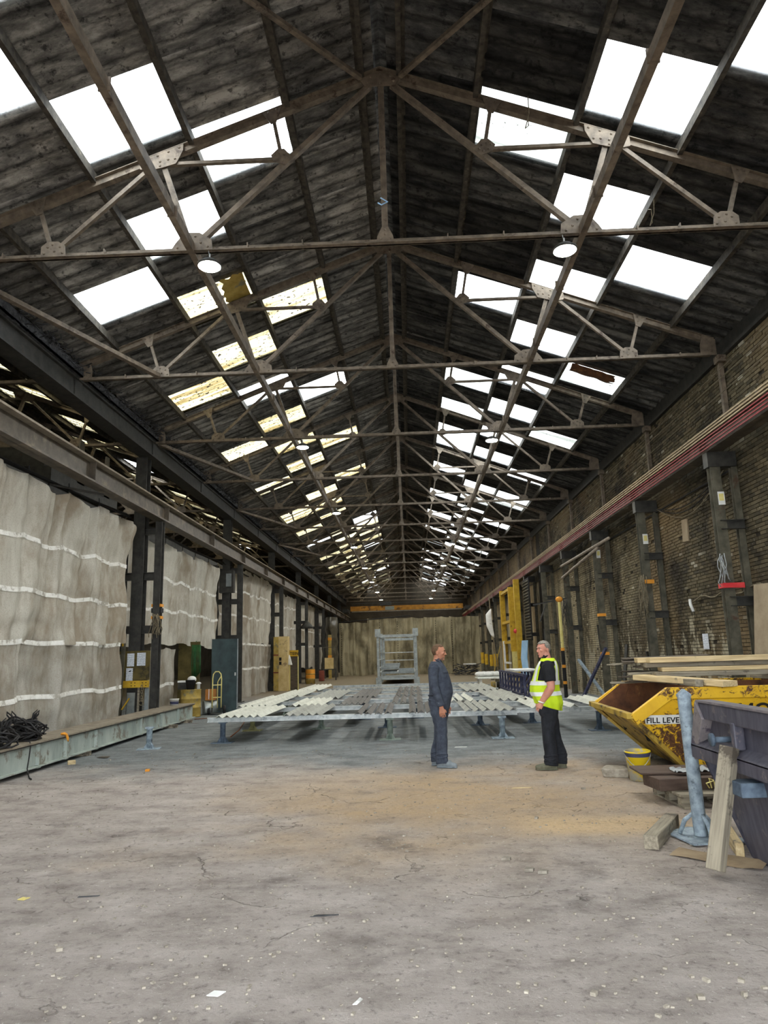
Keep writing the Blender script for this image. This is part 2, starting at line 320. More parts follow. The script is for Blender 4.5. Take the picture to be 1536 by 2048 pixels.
# ---------------------------------------------------------------- mesh builder
class MB:
    def __init__(s): s.v = []; s.f = []; s.mi = []; s.cur = 0
    def add(s, vs, fs):
        o = len(s.v); s.v += [tuple(p) for p in vs]; s.f += [tuple(i + o for i in f) for f in fs]; s.mi += [s.cur] * len(fs); return s
    def box(s, c, d, rot=None):
        c = V(c); q = [V((sx * d[0] / 2, sy * d[1] / 2, sz * d[2] / 2)) for sz in (-1, 1) for sx, sy in ((-1, -1), (1, -1), (1, 1), (-1, 1))]
        if rot is not None:
            R = rot if isinstance(rot, Matrix) else Euler(rot).to_matrix(); q = [R @ p for p in q]
        return s.add([p + c for p in q], [(3, 2, 1, 0), (4, 5, 6, 7), (0, 1, 5, 4), (1, 2, 6, 5), (2, 3, 7, 6), (3, 0, 4, 7)])
    def bb(s, x0, x1, y0, y1, z0, z1):
        return s.box(((x0 + x1) / 2, (y0 + y1) / 2, (z0 + z1) / 2), (abs(x1 - x0), abs(y1 - y0), abs(z1 - z0)))
    def bar(s, p, q, w, h, up=(0, 0, 1)):
        p, q = V(p), V(q); d = q - p; L = d.length; z = d.normalized(); u = V(up)
        x = u.cross(z)
        if x.length < 1e-4: x = V((1, 0, 0)).cross(z)
        x.normalize(); y = z.cross(x)
        R = Matrix((x, y, z)).transposed()
        return s.box((p + q) / 2, (w, h, L), R)
    def prism(s, pts, d):
        """closed polygon (list of 3-D points) extruded by vector d"""
        n = len(pts); d = V(d); A = [V(p) for p in pts]
        return s.add(A + [p + d for p in A], [tuple(range(n))[::-1], tuple(range(n, 2 * n))] + [(i, (i + 1) % n, (i + 1) % n + n, i + n) for i in range(n)])
    def tube(s, pts, r, n=8, close=False, caps=True):
        pts = [V(p) for p in pts]; rs = r if isinstance(r, (list, tuple)) else [r] * len(pts); vs = []; fs = []; ref = None
        for i, p in enumerate(pts):
            a = pts[i - 1] if (i or close) else p; b2 = pts[(i + 1) % len(pts)] if (i < len(pts) - 1 or close) else p
            t = (b2 - a).normalized()
            if ref is None: ref = t.orthogonal().normalized()
            x = (ref - t * ref.dot(t)).normalized(); ref = x; y = t.cross(x)
            vs += [p + (x * math.cos(2 * PI * k / n) + y * math.sin(2 * PI * k / n)) * rs[i] for k in range(n)]
        m2 = len(pts)
        for i in range(m2 if close else m2 - 1):
            j = (i + 1) % m2
            fs += [(i * n + k, i * n + (k + 1) % n, j * n + (k + 1) % n, j * n + k) for k in range(n)]
        if caps and not close: fs += [tuple(range(n))[::-1], tuple((m2 - 1) * n + k for k in range(n))]
        return s.add(vs, fs)
    def lathe(s, prof, n=24, c=(0, 0, 0), caps=True):
        vs = []; fs = []; c = V(c)
        for r, z in prof: vs += [c + V((r * math.cos(2 * PI * k / n), r * math.sin(2 * PI * k / n), z)) for k in range(n)]
        for i in range(len(prof) - 1): fs += [(i * n + k, i * n + (k + 1) % n, (i + 1) * n + (k + 1) % n, (i + 1) * n + k) for k in range(n)]
        if caps: fs += [tuple(range(n))[::-1], tuple((len(prof) - 1) * n + k for k in range(n))]
        return s.add(vs, fs)
    def loft(s, secs, n=20, caps=True):
        """secs: (centre, axis vector A, axis vector B): an ellipse each"""
        vs = []; fs = []
        for c, A, B in secs:
            c, A, B = V(c), V(A), V(B)
            vs += [c + A * math.cos(2 * PI * k / n) + B * math.sin(2 * PI * k / n) for k in range(n)]
        for i in range(len(secs) - 1): fs += [(i * n + k, i * n + (k + 1) % n, (i + 1) * n + (k + 1) % n, (i + 1) * n + k) for k in range(n)]
        if caps: fs += [tuple(range(n))[::-1], tuple((len(secs) - 1) * n + k for k in range(n))]
        return s.add(vs, fs)
    def ell(s, c, r, rot=None, n=16, m=10):
        vs = []; fs = []; c = V(c); R = Euler(rot).to_matrix() if rot else Matrix.Identity(3)
        for i in range(m + 1):
            t = PI * (i + 0.001) / (m + 0.002)
            vs += [c + R @ V((r[0] * math.sin(t) * math.cos(2 * PI * k / n), r[1] * math.sin(t) * math.sin(2 * PI * k / n), -r[2] * math.cos(t))) for k in range(n)]
        for i in range(m): fs += [(i * n + k, i * n + (k + 1) % n, (i + 1) * n + (k + 1) % n, (i + 1) * n + k) for k in range(n)]
        fs += [tuple(range(n))[::-1], tuple(m * n + k for k in range(n))]
        return s.add(vs, fs)
    def grid(s, nu, nv, fn, skip=None):
        vs = [fn(i / nu, j / nv) for j in range(nv + 1) for i in range(nu + 1)]
        fs = [(j * (nu + 1) + i, j * (nu + 1) + i + 1, (j + 1) * (nu + 1) + i + 1, (j + 1) * (nu + 1) + i) for j in range(nv) for i in range(nu) if not (skip and skip((i + 0.5) / nu, (j + 0.5) / nv))]
        return s.add(vs, fs)
    def ibeam(s, p, q, w, h, t=0.02, up=(0, 0, 1)):
        p, q = V(p), V(q); z = (q - p).normalized(); x = V(up).cross(z).normalized(); u = z.cross(x)
        o = u * (h / 2 - t / 2)
        s.bar(p + o, q + o, w, t, up); s.bar(p - o, q - o, w, t, up); return s.bar(p, q, t, h - 2 * t, up)
    def mesh(s, name, mats, smooth=False):
        me = bpy.data.meshes.new(name); me.from_pydata(s.v, [], s.f)
        for mm in (mats if isinstance(mats, (list, tuple)) else [mats]): me.materials.append(mm)
        if any(s.mi): me.polygons.foreach_set('material_index', s.mi)
        if smooth: me.polygons.foreach_set('use_smooth', [True] * len(me.polygons))
        me.update(); return me

def link(name, me, parent=None, loc=None, rot=None):
    o = bpy.data.objects.new(name, me); COL.objects.link(o)
    if parent is not None: o.parent = parent
    if loc is not None: o.location = loc
    if rot is not None: o.rotation_euler = rot
    return o
def P(name, mb, mats, parent=None, smooth=False, bevel=0.0, loc=None, rot=None, label=None, kind=None):
    o = link(name, mb.mesh(name, mats, smooth), parent, loc, rot)
    if bevel:
        md = o.modifiers.new('bevel', 'BEVEL'); md.width = bevel; md.segments = 2; md.limit_method = 'ANGLE'
    if label: o['label'] = label
    if kind: o['kind'] = kind
    return o
def tag(o, label, cat, group=None, kind=None):
    o['label'] = label; o['category'] = cat
    if group: o['group'] = group
    if kind: o['kind'] = kind
    return o
def T(name, label, cat, loc=(0, 0, 0), rz=0.0, group=None, kind=None):
    o = link(name, None, None, loc, (0, 0, rz)); o.empty_display_size = 0.1
    return tag(o, label, cat, group, kind)
def S(name, mb=None, mats=None, loc=None):
    o = P(name, mb, mats) if mb else link(name, None, None, loc)
    o['kind'] = 'structure'; return o
def dup(root, loc=None, rz=None, label=None, group=None):
    r = root.copy(); COL.objects.link(r)
    if loc is not None: r.location = loc
    if rz is not None: r.rotation_euler = (0, 0, rz)
    if label: r['label'] = label
    if group: r['group'] = group
    for ch in root.children:
        k = ch.copy(); COL.objects.link(k); k.parent = r
        for g in ch.children:
            h = g.copy(); COL.objects.link(h); h.parent = k
    return r
ORD = ['nearest', 'second', 'third', 'fourth', 'fifth', 'sixth', 'seventh', 'eighth', 'ninth', 'tenth', 'eleventh', 'twelfth', 'thirteenth', 'fourteenth', 'fifteenth', 'sixteenth', 'seventeenth', 'eighteenth', 'nineteenth', 'twentieth']
def text(name, body, size, mt, parent, loc, rot, shear=0.0, depth=0.002):
    cu = bpy.data.curves.new(name, 'FONT'); cu.body = body; cu.size = size; cu.extrude = depth; cu.align_x = 'LEFT'; cu.space_character = 1.03
    cu.offset = size * 0.02
    o = bpy.data.objects.new(name, cu); COL.objects.link(o)
    dg = bpy.context.evaluated_depsgraph_get(); me = bpy.data.meshes.new_from_object(o.evaluated_get(dg))
    bpy.data.objects.remove(o); me.materials.clear(); me.materials.append(mt)
    return link(name, me, parent, loc, rot)

# ---------------------------------------------------------------- the hall: constants (metres)
B = 4.57; Y1 = 9.29; X0 = -0.14; YA, YB = -2.0, 79.0
ZA, SL = 10.50, 0.39                      # roof plane: z = ZA - SL*|x-X0|
def zr(dx): return ZA - SL * dx
def ty(k): return Y1 + B * k

# floor
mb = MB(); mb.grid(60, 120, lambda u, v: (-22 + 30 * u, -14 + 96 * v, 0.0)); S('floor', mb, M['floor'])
# right wall: backing, bricks, ledge
WX = 6.62
mb = MB(); mb.bb(WX + 0.018, WX + 0.4, YA, 36.0, 0, 7.37)
wall = S('wall_right', mb, M['mortar'])
bw, bh, jo = 0.211, 0.062, 0.013
brick_me = None
solo = 0; rest = MB(); rnd = random.Random(3)
for cz in range(98):
    z = cz * 0.075
    for cy in range(-4, 155):
        y = (cy + 0.5 * (cz % 2)) * 0.225
        if y < 2 or y > 35.9: continue
        if rnd.random() < 0.012: continue
        pr = rnd.uniform(0.002, 0.018)
        if 12.25 < y < 13.62 and 2.6 < z < 6.35 and solo < 300:
            if brick_me is None:
                bm_ = MB(); bm_.bb(-0.03, 0.03, 0, bw, 0, bh); brick_me = bm_.mesh('brick', M['brick'])
            o = link('brick', brick_me, wall, (WX + 0.03 - pr - 0.004, y, z)); solo += 1
        else:
            rest.box((WX + 0.02 - pr, y + bw / 2 + rnd.uniform(-.003, .003), z + bh / 2), (0.04, bw, bh))
P('brick', rest, M['brick'], wall, kind='stuff')
mb = MB(); mb.bb(WX, WX + 0.4, 36.0, YB, 0, 7.37); S('wall_right', mb, M['brick_far'])
mb = MB(); mb.bb(WX - 0.07, WX + 0.4, YA, YB, 7.37, 7.43); mb.bb(WX + 0.10, WX + 0.2, YA, YB, 7.43, 8.1); S('trim_1', mb, M['dark_steel'])
# far gable, outer left wall of the neighbouring bay
mb = MB(); mb.bb(-20.6, 7.1, YB, YB + 0.3, 0, 10.6); S('wall_far', mb, mat('far_gable', (52, 46, 38), (76, 68, 56), 1, 0.95))
mb = MB(); mb.bb(-20.9, -20.6, YA, YB, 0, 8.0); S('wall_left', mb, mat('annex_wall', (70, 64, 54), (96, 88, 74), 1, 0.95))

# unseen front gable, added to cut daylight from the doorway behind the camera
mb = MB(); mb.bb(-20.6, 7.1, YA - 0.3, YA, 4.4, 10.6); mb.bb(-20.6, -4.6, YA - 0.3, YA, 0, 4.4); mb.bb(4.6, 7.1, YA - 0.3, YA, 0, 4.4); S('wall_front_blocker', mb, M['mortar'])
# ---------------------------------------------------------------- roof sheets, rooflights and purlins
PIT = 1.306; YS0 = 7.82
ROWS = [(0.10, 1.50), (1.42, 2.94), (2.87, 4.40), (4.33, 5.87), (5.80, 7.05)]
def sheet(row, side, pitch=0.3265, amp=0.028, dmax=9):
    d0, d1 = ROWS[row]; d1 = min(d1, dmax); n = int(round(PIT / pitch)) * 8 + 3; wv = PIT + 0.07
    def fn(u, v):
        y = (v - 0.0) * wv; ph = (y % pitch) / pitch
        h = amp * (math.cos(2 * PI * ph) if pitch < 0.2 else max(-0.55, math.cos(2 * PI * ph)) ** 1.0)
        dx = d0 + (d1 - d0) * u
        return (side * dx, y, zr(dx) + h + 0.030 * u - 0.022 * v)
    return MB().grid(1, n, fn)
SHM = {}
def sheet_me(row, side, kind, mt):
    key = (row, side, kind, mt)
    if key not in SHM:
        mbx = sheet(row, side, 0.13 if kind == 'fine' else 0.3265, 0.014 if kind == 'fine' else 0.028)
        SHM[key] = mbx.mesh('roof_sheet', M[mt], True)
    return SHM[key]
def is_light(row, j):
    return row == (2, 1, 2, 3)[j % 4]
def build_roof(root, side, j0, j1, xoff, dark, annex=False):
    rr = random.Random(11 + side + (50 if annex else 0)); left = MB()
    for j in range(j0, j1):
        for row in range(5):
            y = YS0 + PIT * j; lit = is_light(row, j)
            if annex and row == 4 and j % 4 == 1: lit = True
            if lit and j > 14 and rr.random() < 0.2: lit = False
            if not lit and not annex and j > 12 and row in (1, 2, 3) and rr.random() < 0.07: lit = True
            if side > 0 and not annex and (row, j) == (1, 11): lit = True
            if side < 0 and j == 8 and row == 2: mt = 'glz_clear'
            elif annex: mt = 'glz_yellow' if rr.random() < 0.85 else 'glz_clear'
            elif side < 0: mt = 'glz_clear' if (j < 4 or rr.random() < 0.2) else 'glz_yellow'
            else:
                mt = 'glz_clear' if rr.random() < 0.66 else 'glz_pale'
                if (row, j) in ((1, 1), (3, 7), (1, 9), (1, 11)): mt = 'glz_pale'
                if (row, j) in ((2, 0), (2, 2), (3, 3), (2, 4), (1, 5), (2, 6)): mt = 'glz_clear'
                if j > 24 and rr.random() < 0.08: mt = 'glz_yellow'
            kind = 'fine' if (side > 0 and not annex and j > 7 and rr.random() < 0.55) else 'wide'
            if lit:
                o = link('rooflight', sheet_me(row, side, kind, mt), root, (xoff - root.location.x, y, 0))
            else:
                o = link('roof_sheet', sheet_me(row, side, kind, dark), root, (xoff - root.location.x, y, rr.uniform(-0.004, 0.004)))
    return root
def small_sheets(root, side, j0, j1, xoff, mt):
    mb = MB()
    for j in range(j0, j1):
        for row in range(5):
            s_ = sheet(row, side); y = YS0 + PIT * j
            mb.add([(x + xoff, yy + y, z) for x, yy, z in s_.v], s_.f)
    return P('roof_sheet', mb, M[mt], root, True, kind='stuff')
roofL = S('roof_left', loc=(X0, 0, 0)); roofR = S('roof_right', loc=(X0, 0, 0))
build_roof(roofL, -1, -3, 55, X0, 'roofL'); build_roof(roofR, 1, -3, 55, X0, 'roofR')
small_sheets(roofL, -1, -7, -3, 0, 'roofL'); small_sheets(roofR, 1, -7, -3, 0, 'roofR')
XA = X0 - 13.62
roofA = S('roof_annex_right', loc=(XA, 0, 0)); build_roof(roofA, 1, 0, 34, XA, 'roofA', True)
small_sheets(roofA, 1, -7, 0, 0, 'roofA'); small_sheets(roofA, 1, 34, 55, 0, 'roofA')
roofB = S('roof_annex_left', loc=(XA, 0, 0))
mb = MB(); mb.add([(0, YA, ZA), (0, YB, ZA), (-7.1, YB, zr(7.1)), (-7.1, YA, zr(7.1))], [(0, 1, 2, 3)]); P('roof_sheet', mb, M['roofA'], roofB)
for root, side in ((roofL, -1), (roofR, 1), (roofA, 1)):
    for d in (0.28, 1.42, 2.87, 4.33, 5.80):
        mb = MB(); z = zr(d)
        mb.box((side * d, (YA + YB) / 2, z - 0.105), (0.075, YB - YA, 0.15)); mb.box((side * (d + 0.05), (YA + YB) / 2, z - 0.05), (0.10, YB - YA, 0.02))
        P('purlin', mb, M['purlin'], root)
mb = MB(); mb.prism([(-0.34, YA, ZA - 0.04), (0, YA, ZA + 0.14), (0.34, YA, ZA - 0.04), (0.34, YA, ZA - 0.07), (0, YA, ZA + 0.10), (-0.34, YA, ZA - 0.07)], (0, YB - YA, 0)); P('ridge_cap', mb, M['roofR'], roofL)

for root, side, d0, d1, ya, yb, m_ in ((roofR, 1, 4.5, 5.55, 16.98, 17.45, 'rust'), (roofL, -1, 2.98, 3.45, 13.05, 14.2, 'mustard')):
    mb = MB()
    def torn(u, v):
        d = d0 + (d1 - d0) * u; y = ya + (yb - ya) * v + 0.10 * noise.noise(V((u * 4, v, side))); d += 0.14 * noise.noise(V((v * 6, side, 2))) * (u > 0.5)
        return (side * d, y, zr(d) - 0.05 - 0.06 * math.sin(v * 3.1))
    P('torn_sheet', mb.grid(10, 10, torn), M[m_], root, True)
# ---------------------------------------------------------------- trusses
ZT = 7.42
def gus(pts, y=-0.062, t=0.014):
    m_ = MB(); m_.prism([(x, y, z) for x, z in pts], (0, t, 0)); return m_
def zraf(dx): return 10.26 - 0.39 * abs(dx) - ZT       # underside of rafter
def make_truss(label):
    t = T('roof_truss', label, 'roof truss', (X0, Y1, ZT), 0, 'roof trusses of the hall')
    st = M['truss']
    rv = MB()
    def rivet(x, z): rv.lathe([(0.020, 0), (0.017, 0.008), (0.008, 0.014)], 6, (0, 0, 0)); k = len(rv.v) - 18; rv.v[k:] = [(x + a_, -0.062 - c_, z + b_) for a_, b_, c_ in rv.v[k:]]
    for s in (-1, 1):
        e = 6.60
        mb = MB(); p0 = (0, 0, zraf(0) + 0.05); p1 = (s * e, 0, zraf(e) + 0.05)
        mb.bar((0, 0.035, p0[2]), (s * e, 0.035, p1[2]), 0.10, 0.10, (0, 1, 0)); mb.bar((0, 0, p0[2] + 0.045), (s * e, 0, p1[2] + 0.045), 0.012, 0.13, (s * .363, 0, .931)) if False else None
        mb.bar((0, 0, p0[2] + 0.048), (s * e, 0, p1[2] + 0.048), 0.13, 0.012, V((s * 0.363, 0, 0.931)))
        P('rafter', mb, st, t)
        mb = MB(); mb.bar((s * 2.74, 0, 0.13), (s * 0.16, 0, 2.66), 0.075, 0.085, (0, 1, 0)); P('main_diagonal', mb, st, t)
        mb = MB(); mb.bar((s * 3.18, -0.01, 1.46), (s * 1.50, -0.01, 1.46), 0.05, 0.06, (0, 1, 0)); P('upper_strut', mb, st, t)
        mb = MB(); mb.bar((s * 3.28, 0, 1.45), (s * 2.86, 0, 0.15), 0.08, 0.07, (0, 1, 0)); P('middle_strut', mb, st, t)
        mb = MB(); mb.bar((s * 3.46, -0.01, 1.42), (s * 4.80, -0.01, 0.14), 0.06, 0.06, (0, 1, 0)); P('outer_diagonal', mb, st, t)
        mb = MB(); mb.bar((s * 5.12, -0.01, zraf(5.12)), (s * 4.90, -0.01, 0.14), 0.055, 0.06, (0, 1, 0)); P('outer_strut', mb, st, t)
        mb = MB(); mb.bar((s * 1.64, -0.01, zraf(1.64)), (s * 1.52, -0.01, 1.56), 0.055, 0.06, (0, 1, 0)); P('inner_strut', mb, st, t)
        zc = zraf(3.33)
        gs = {
            'rafter_gusset': [(2.98, zraf(2.98) + .09), (2.98, zraf(2.98) - .02), (3.08, zc - .10), (3.28, zc - .16), (3.48, zc - .20), (3.62, zraf(3.62) - .06), (3.62, zraf(3.62) + .09)],
            'chord_gusset': [(2.50, 0.0), (2.52, 0.16), (2.70, 0.28), (2.92, 0.29), (3.05, 0.12), (3.12, 0.0)],
            'outer_gusset': [(4.66, 0.0), (4.68, 0.17), (4.78, 0.24), (4.94, 0.24), (5.03, 0.16), (5.03, 0.0)],
            'diagonal_gusset': [(1.33, 1.44), (1.44, 1.33), (1.62, 1.40), (1.66, 1.50), (1.56, 1.60), (1.46, 1.60)],
            'outer_strut_plate': [(5.02, zraf(5.02) + .09), (5.05, zraf(5.05) - .16), (5.14, zraf(5.14) - .16), (5.28, zraf(5.28) + .09)],
            'heel_gusset': [(6.30, 0.0), (6.30, 0.20), (6.36, zraf(6.36) + .09), (6.62, zraf(6.62) + .08), (6.62, 0.0)],
            'inner_strut_plate': [(1.50, zraf(1.5) + .09), (1.58, zraf(1.58) - .16), (1.66, zraf(1.66) - .16), (1.80, zraf(1.8) + .09)]}
        for nm, pts in gs.items():
            P(nm, gus([(s * x, z) for x, z in pts]), st, t)
        for x, z in ((3.04, zraf(3.04) + .05), (3.2, zraf(3.2) + .05), (3.36, zraf(3.36) + .05), (3.52, zraf(3.52) + .05), (3.1, zc - .02), (3.2, zc - .03), (3.32, zc - .06), (3.32, zc - .13), (3.52, zraf(3.52) - .06),
                     (2.58, .05), (2.68, .12), (2.76, .22), (2.88, .22), (2.92, .12), (3.02, .05), (4.71, .05), (4.75, .15), (4.83, .08), (4.93, .15), (4.98, .05), (4.86, .19),
                     (1.42, 1.44), (1.48, 1.40), (1.56, 1.43), (1.60, 1.5), (1.53, 1.53), (1.46, 1.5), (5.1, zraf(5.1) + .05), (5.2, zraf(5.2) + .05), (5.1, zraf(5.1) - .05), (1.58, zraf(1.58) + .05), (1.7, zraf(1.7) + .05)):
            rivet(s * x, z)
    mb = MB(); mb.box((0, 0.03, 0.045), (13.02, 0.03, 0.09)); mb.box((0, 0, 0.008), (13.02, 0.11, 0.016))
    for x in (-5.6, -4.1, -2.0, -1.2, 0.9, 1.7, 3.6, 4.2, 5.9): mb.box((x, -0.002, 0.045), (0.014, 0.115, 0.094))
    P('bottom_chord', mb, st, t)
    mb = MB(); mb.box((0, -0.01, 1.42), (0.09, 0.03, 2.5)); mb.box((0, 0, 1.42), (0.012, 0.07, 2.5)); P('hanger', mb, st, t)
    P('centre_gusset', gus([(-0.13, 0), (-0.11, 0.10), (-0.045, 0.24), (0.045, 0.24), (0.11, 0.10), (0.13, 0)]), st, t)
    P('apex_gusset', gus([(-0.32, zraf(.32) + .02), (-0.24, 2.60), (0.24, 2.60), (0.32, zraf(.32) + .02), (0, zraf(0) + .02)]), st, t)
    for x, z in ((-.06, .05), (.06, .05), (0, .12), (0, .19), (-.2, 2.67), (.2, 2.67), (0, 2.64), (0, 2.8), (-.15, 2.76), (.15, 2.76)): rivet(x, z)
    r_ = P('rivets', rv, st, t, kind='stuff')
    return t, r_
truss0, riv0 = make_truss('nearest roof truss in full view, crossing the top of the hall')
trusses = {0: truss0}
TL = {-2: 'truss above and behind the open front end', -1: 'truss just above the frame, ahead of the open front end'}
for k in list(range(-2, 0)) + list(range(1, 16)):
    lab = TL.get(k, f'{ORD[k] if 0 <= k < 20 else ""} roof truss of the main hall counting from the camera')
    t = dup(truss0, (X0, ty(k), ZT), 0, lab)
    trusses[k] = t
    if k > 4 or k < 0:
        for ch in list(t.children):
            if ch.name.startswith('rivets'): bpy.data.objects.remove(ch)
for k in range(0, 9):
    t = dup(truss0, (XA, ty(k), ZT), 0, f'{ORD[k]} truss of the neighbouring bay, seen past the left eaves beam', 'roof trusses of the neighbouring bay')
    for ch in list(t.children):
        if ch.name.startswith('rivets'): bpy.data.objects.remove(ch)
# longitudinal ties, wind bracing
for s, nm in ((-1, 'left'), (1, 'right')):
    mb = MB(); x = X0 + s * 2.78; mb.box((x, (YA + YB) / 2, 7.47), (0.012, YB - YA, 0.15)); mb.box((x + s * 0.04, (YA + YB) / 2, 7.40), (0.09, YB - YA, 0.012)); mb.box((x + s * 0.04, (YA + YB) / 2, 7.54), (0.09, YB - YA, 0.012))
    for k in range(-1, 15):
        for q in (0.33, 0.8): mb.box((x + s * 0.03, ty(k) + q * B, 7.47), (0.13, 0.02, 0.165))
    tag(P('longitudinal_tie', mb, M['truss']), f'long steel tie channel running away under the {nm} slope of trusses', 'tie beam')
    mb = MB(); mb.bar((X0 + s * 0.3, ty(0) - 0.1, 10.14), (X0 + s * 3.33, ty(-1) + 0.1, 8.96), 0.07, 0.06)
    tag(P('wind_brace', mb, M['truss']), f'slanting brace from the nearest apex up over the {nm} slope', 'brace')
for i, k in enumerate((0, 2, 4, 6)):
    mb = MB(); mb.bar((-6.72, ty(k) + 0.1, 7.47), (X0 - 4.9, ty(k + 1) - 0.06, 7.45), 0.11, 0.08)
    tag(P('eaves_brace', mb, M['truss']), f'{ORD[i]} flat diagonal brace from the left eaves beam to a truss', 'brace')

# lamps: every second truss
def make_lamp():
    t = T('high_bay_lamp', 'x', 'lamp', (0, 0, 0), 0, 'high bay lamps under the trusses')
    mb = MB(); mb.tube([(0, 0, 0.10), (0, 0, 0.20)], 0.012, 6); mb.tube([(-0.012, 0, .2), (-0.02, 0, .26), (0.0, 0, .30), (0.03, 0, .25)], 0.006, 5); P('hook', mb, M['galv'], t)
    mb = MB(); mb.lathe([(0.05, 0.11), (0.10, 0.09), (0.12, 0.06), (0.17, 0.03), (0.175, 0.0), (0.16, -0.004)], 24); P('housing', mb, M['dark_steel'], t, True)
    mb = MB(); mb.lathe([(0.158, -0.004), (0.14, -0.018), (0.05, -0.022)], 24); P('lens', mb, M['lamp'], t, True)
    return t
lamp0 = make_lamp()
for i in range(8):
    for s in (-1, 1):
        lab = f'{ORD[i]} lit round lamp of the {"left" if s < 0 else "right"} row'
        loc = (X0 + s * 2.55, ty(2 * i) - 0.03, 7.17)
        if i == 0 and s < 0: lamp0.location = loc; lamp0['label'] = lab
        else: dup(lamp0, loc, 0, lab)

mb = MB(); mb.tube([(X0 - .05, Y1 - .07, 8.12), (X0 + .05, Y1 - .07, 8.05), (X0 - .04, Y1 - .08, 8.0), (X0 - .09, Y1 - .07, 8.04)], 0.010, 5)
tag(P('twine', mb, M['lightblue']), 'pale blue twine knotted on the nearest truss hanger', 'rope')
for i, (x, y, lab) in enumerate(((2.0, 9.0, 'wire loop dangling from a purlin over the nearest right rooflights'), (4.16, 10.3, 'tangled wire hanging below the right rooflights past the nearest truss'))):
    z = zr(x - X0) - 0.17; mb = MB(); mb.tube([(x, y, z), (x + .02, y + .1, z - .2), (x - .03, y + .2, z - .36), (x + .03, y + .24, z - .28), (x, y + .15, z - .1), (x, y + .3, z)], 0.008, 5); tag(P('wire', mb, M['rope']), lab, 'wire')
# ---------------------------------------------------------------- left side: eaves beam, crane girder, stanchions
mb = MB(); mb.bb(-7.06, -6.76, YA, YB, 7.04, 7.44); mb.bb(-7.10, -6.70, YA, YB, 7.02, 7.05); mb.bb(-7.10, -6.70, YA, YB, 7.42, 7.46)
for k in range(0, 15): mb.bb(-7.11, -6.735, ty(k) - 0.16, ty(k) + 0.16, 7.05, 7.42)
tag(P('eaves_beam', mb, M['dark_steel']), 'deep dark eaves beam along the valley on the left', 'beam')
jb = MB(); r5 = random.Random(5)
for i in range(2600):
    y = r5.uniform(8, 40) if i < 2000 else r5.uniform(40, 70); x = -6.72 + r5.uniform(-0.12, 0.28); z = 7.46 + r5.random() * 0.30
    L = r5.uniform(0.06, 0.26); a = r5.uniform(0, 2 * PI); e = r5.uniform(-0.6, 0.6)
    d = V((math.cos(a) * math.cos(e), math.sin(a) * math.cos(e), math.sin(e))) * L / 2
    c_ = V((x, y, z)); jb.bar(c_ - d, c_ + d, r5.uniform(0.008, 0.03), 0.012)
tag(P('nest_debris', jb, M['junk']), 'black twiggy debris heaped along the valley gutter above the eaves beam', 'debris', kind='stuff')
mb = MB(); mb.bb(-7.12, -6.62, YA, YB, 7.47, 7.50); mb.bb(-6.66, -6.62, YA, YB, 7.47, 7.66); tag(P('valley_gutter', mb, M['junk']), 'dark valley gutter lying on the left eaves beam', 'gutter')

def girder(x, zb, zt, name, label, mt, s):
    t = T(name, label, 'crane girder', (x, 30, zb))
    mb = MB(); h = zt - zb
    mb.box((0, 8, h - 0.02), (0.34, 82, 0.04)); P('top_flange', mb, M['dust_top'], t)
    mb = MB(); mb.box((0, 8, h / 2), (0.02, 82, h)); P('web', mb, mt, t)
    mb = MB(); mb.box((0, 8, 0.02), (0.30, 82, 0.04)); P('bottom_flange', mb, mt, t)
    for k in range(-2, 15):
        mb = MB(); mb.box((0, ty(k) - 30 + 0.2, h / 2), (0.28, 0.016, h - 0.08)); P('stiffener', mb, mt, t)
    mb = MB(); mb.box((0, 8, h + 0.03), (0.06, 82, 0.06)); P('rail', mb, M['dark_steel'], t)
    return t
girder(-6.5, 5.26, 5.74, 'crane_girder', 'deep steel crane girder along the left side above the sheeting', M['girder'], 1)
gr = girder(6.15, 5.36, 5.76, 'crane_girder', 'crane girder along the brick wall carrying red conductor bars', M['girder'], -1)
for i, (z, m_) in enumerate(((0.42, 'cream'), (0.36, 'cream'), (0.30, 'cream'), (0.235, 'red'), (0.17, 'red'), (0.105, 'red'), (0.04, 'red'))):
    mb = MB(); mb.box((-0.19, 8, z), (0.018, 82, 0.026)); P('conductor_bar', mb, M[m_], gr)

def make_left_bent(lab):
    t = T('steel_stanchion', lab, 'stanchion', (-7.03, ty(2), 0), 0, 'paired stanchions along the left side')
    st = M['dark_steel']
    mb = MB(); mb.ibeam((0, 0, 0), (0, 0, 7.03), 0.30, 0.30, 0.02, (0, 1, 0)); P('main_post', mb, st, t)
    mb = MB(); mb.ibeam((0.52, -0.02, 0), (0.52, -0.02, 5.24), 0.18, 0.22, 0.018, (0, 1, 0)); P('inner_leg', mb, st, t)
    mb = MB(); mb.ibeam((-0.44, -0.02, 0), (-0.44, -0.02, 5.24), 0.18, 0.22, 0.018, (0, 1, 0)); P('outer_leg', mb, st, t)
    for z in (5.0, 3.8, 2.42):
        for xa, xb in ((-0.44, -0.14), (0.14, 0.46)):
            mb = MB(); mb.ibeam((xa, -0.02, z), (xb, -0.02, z), 0.16, 0.20, 0.016); P('batten', mb, st, t)
    mb = MB(); mb.box((0.04, 0, 0.015), (1.3, 0.4, 0.03)); P('base_plate', mb, st, t)
    return t
lb0 = make_left_bent('nearest dark stanchion frame on the left, with the notice board')
for i, k in enumerate((4, 6, 8, 10, 12, 14), 1):
    lab = f'{ORD[i]} dark stanchion frame along the left side, between hanging sheets'
    dup(lb0, (-7.03, ty(k), 0), 0, lab)

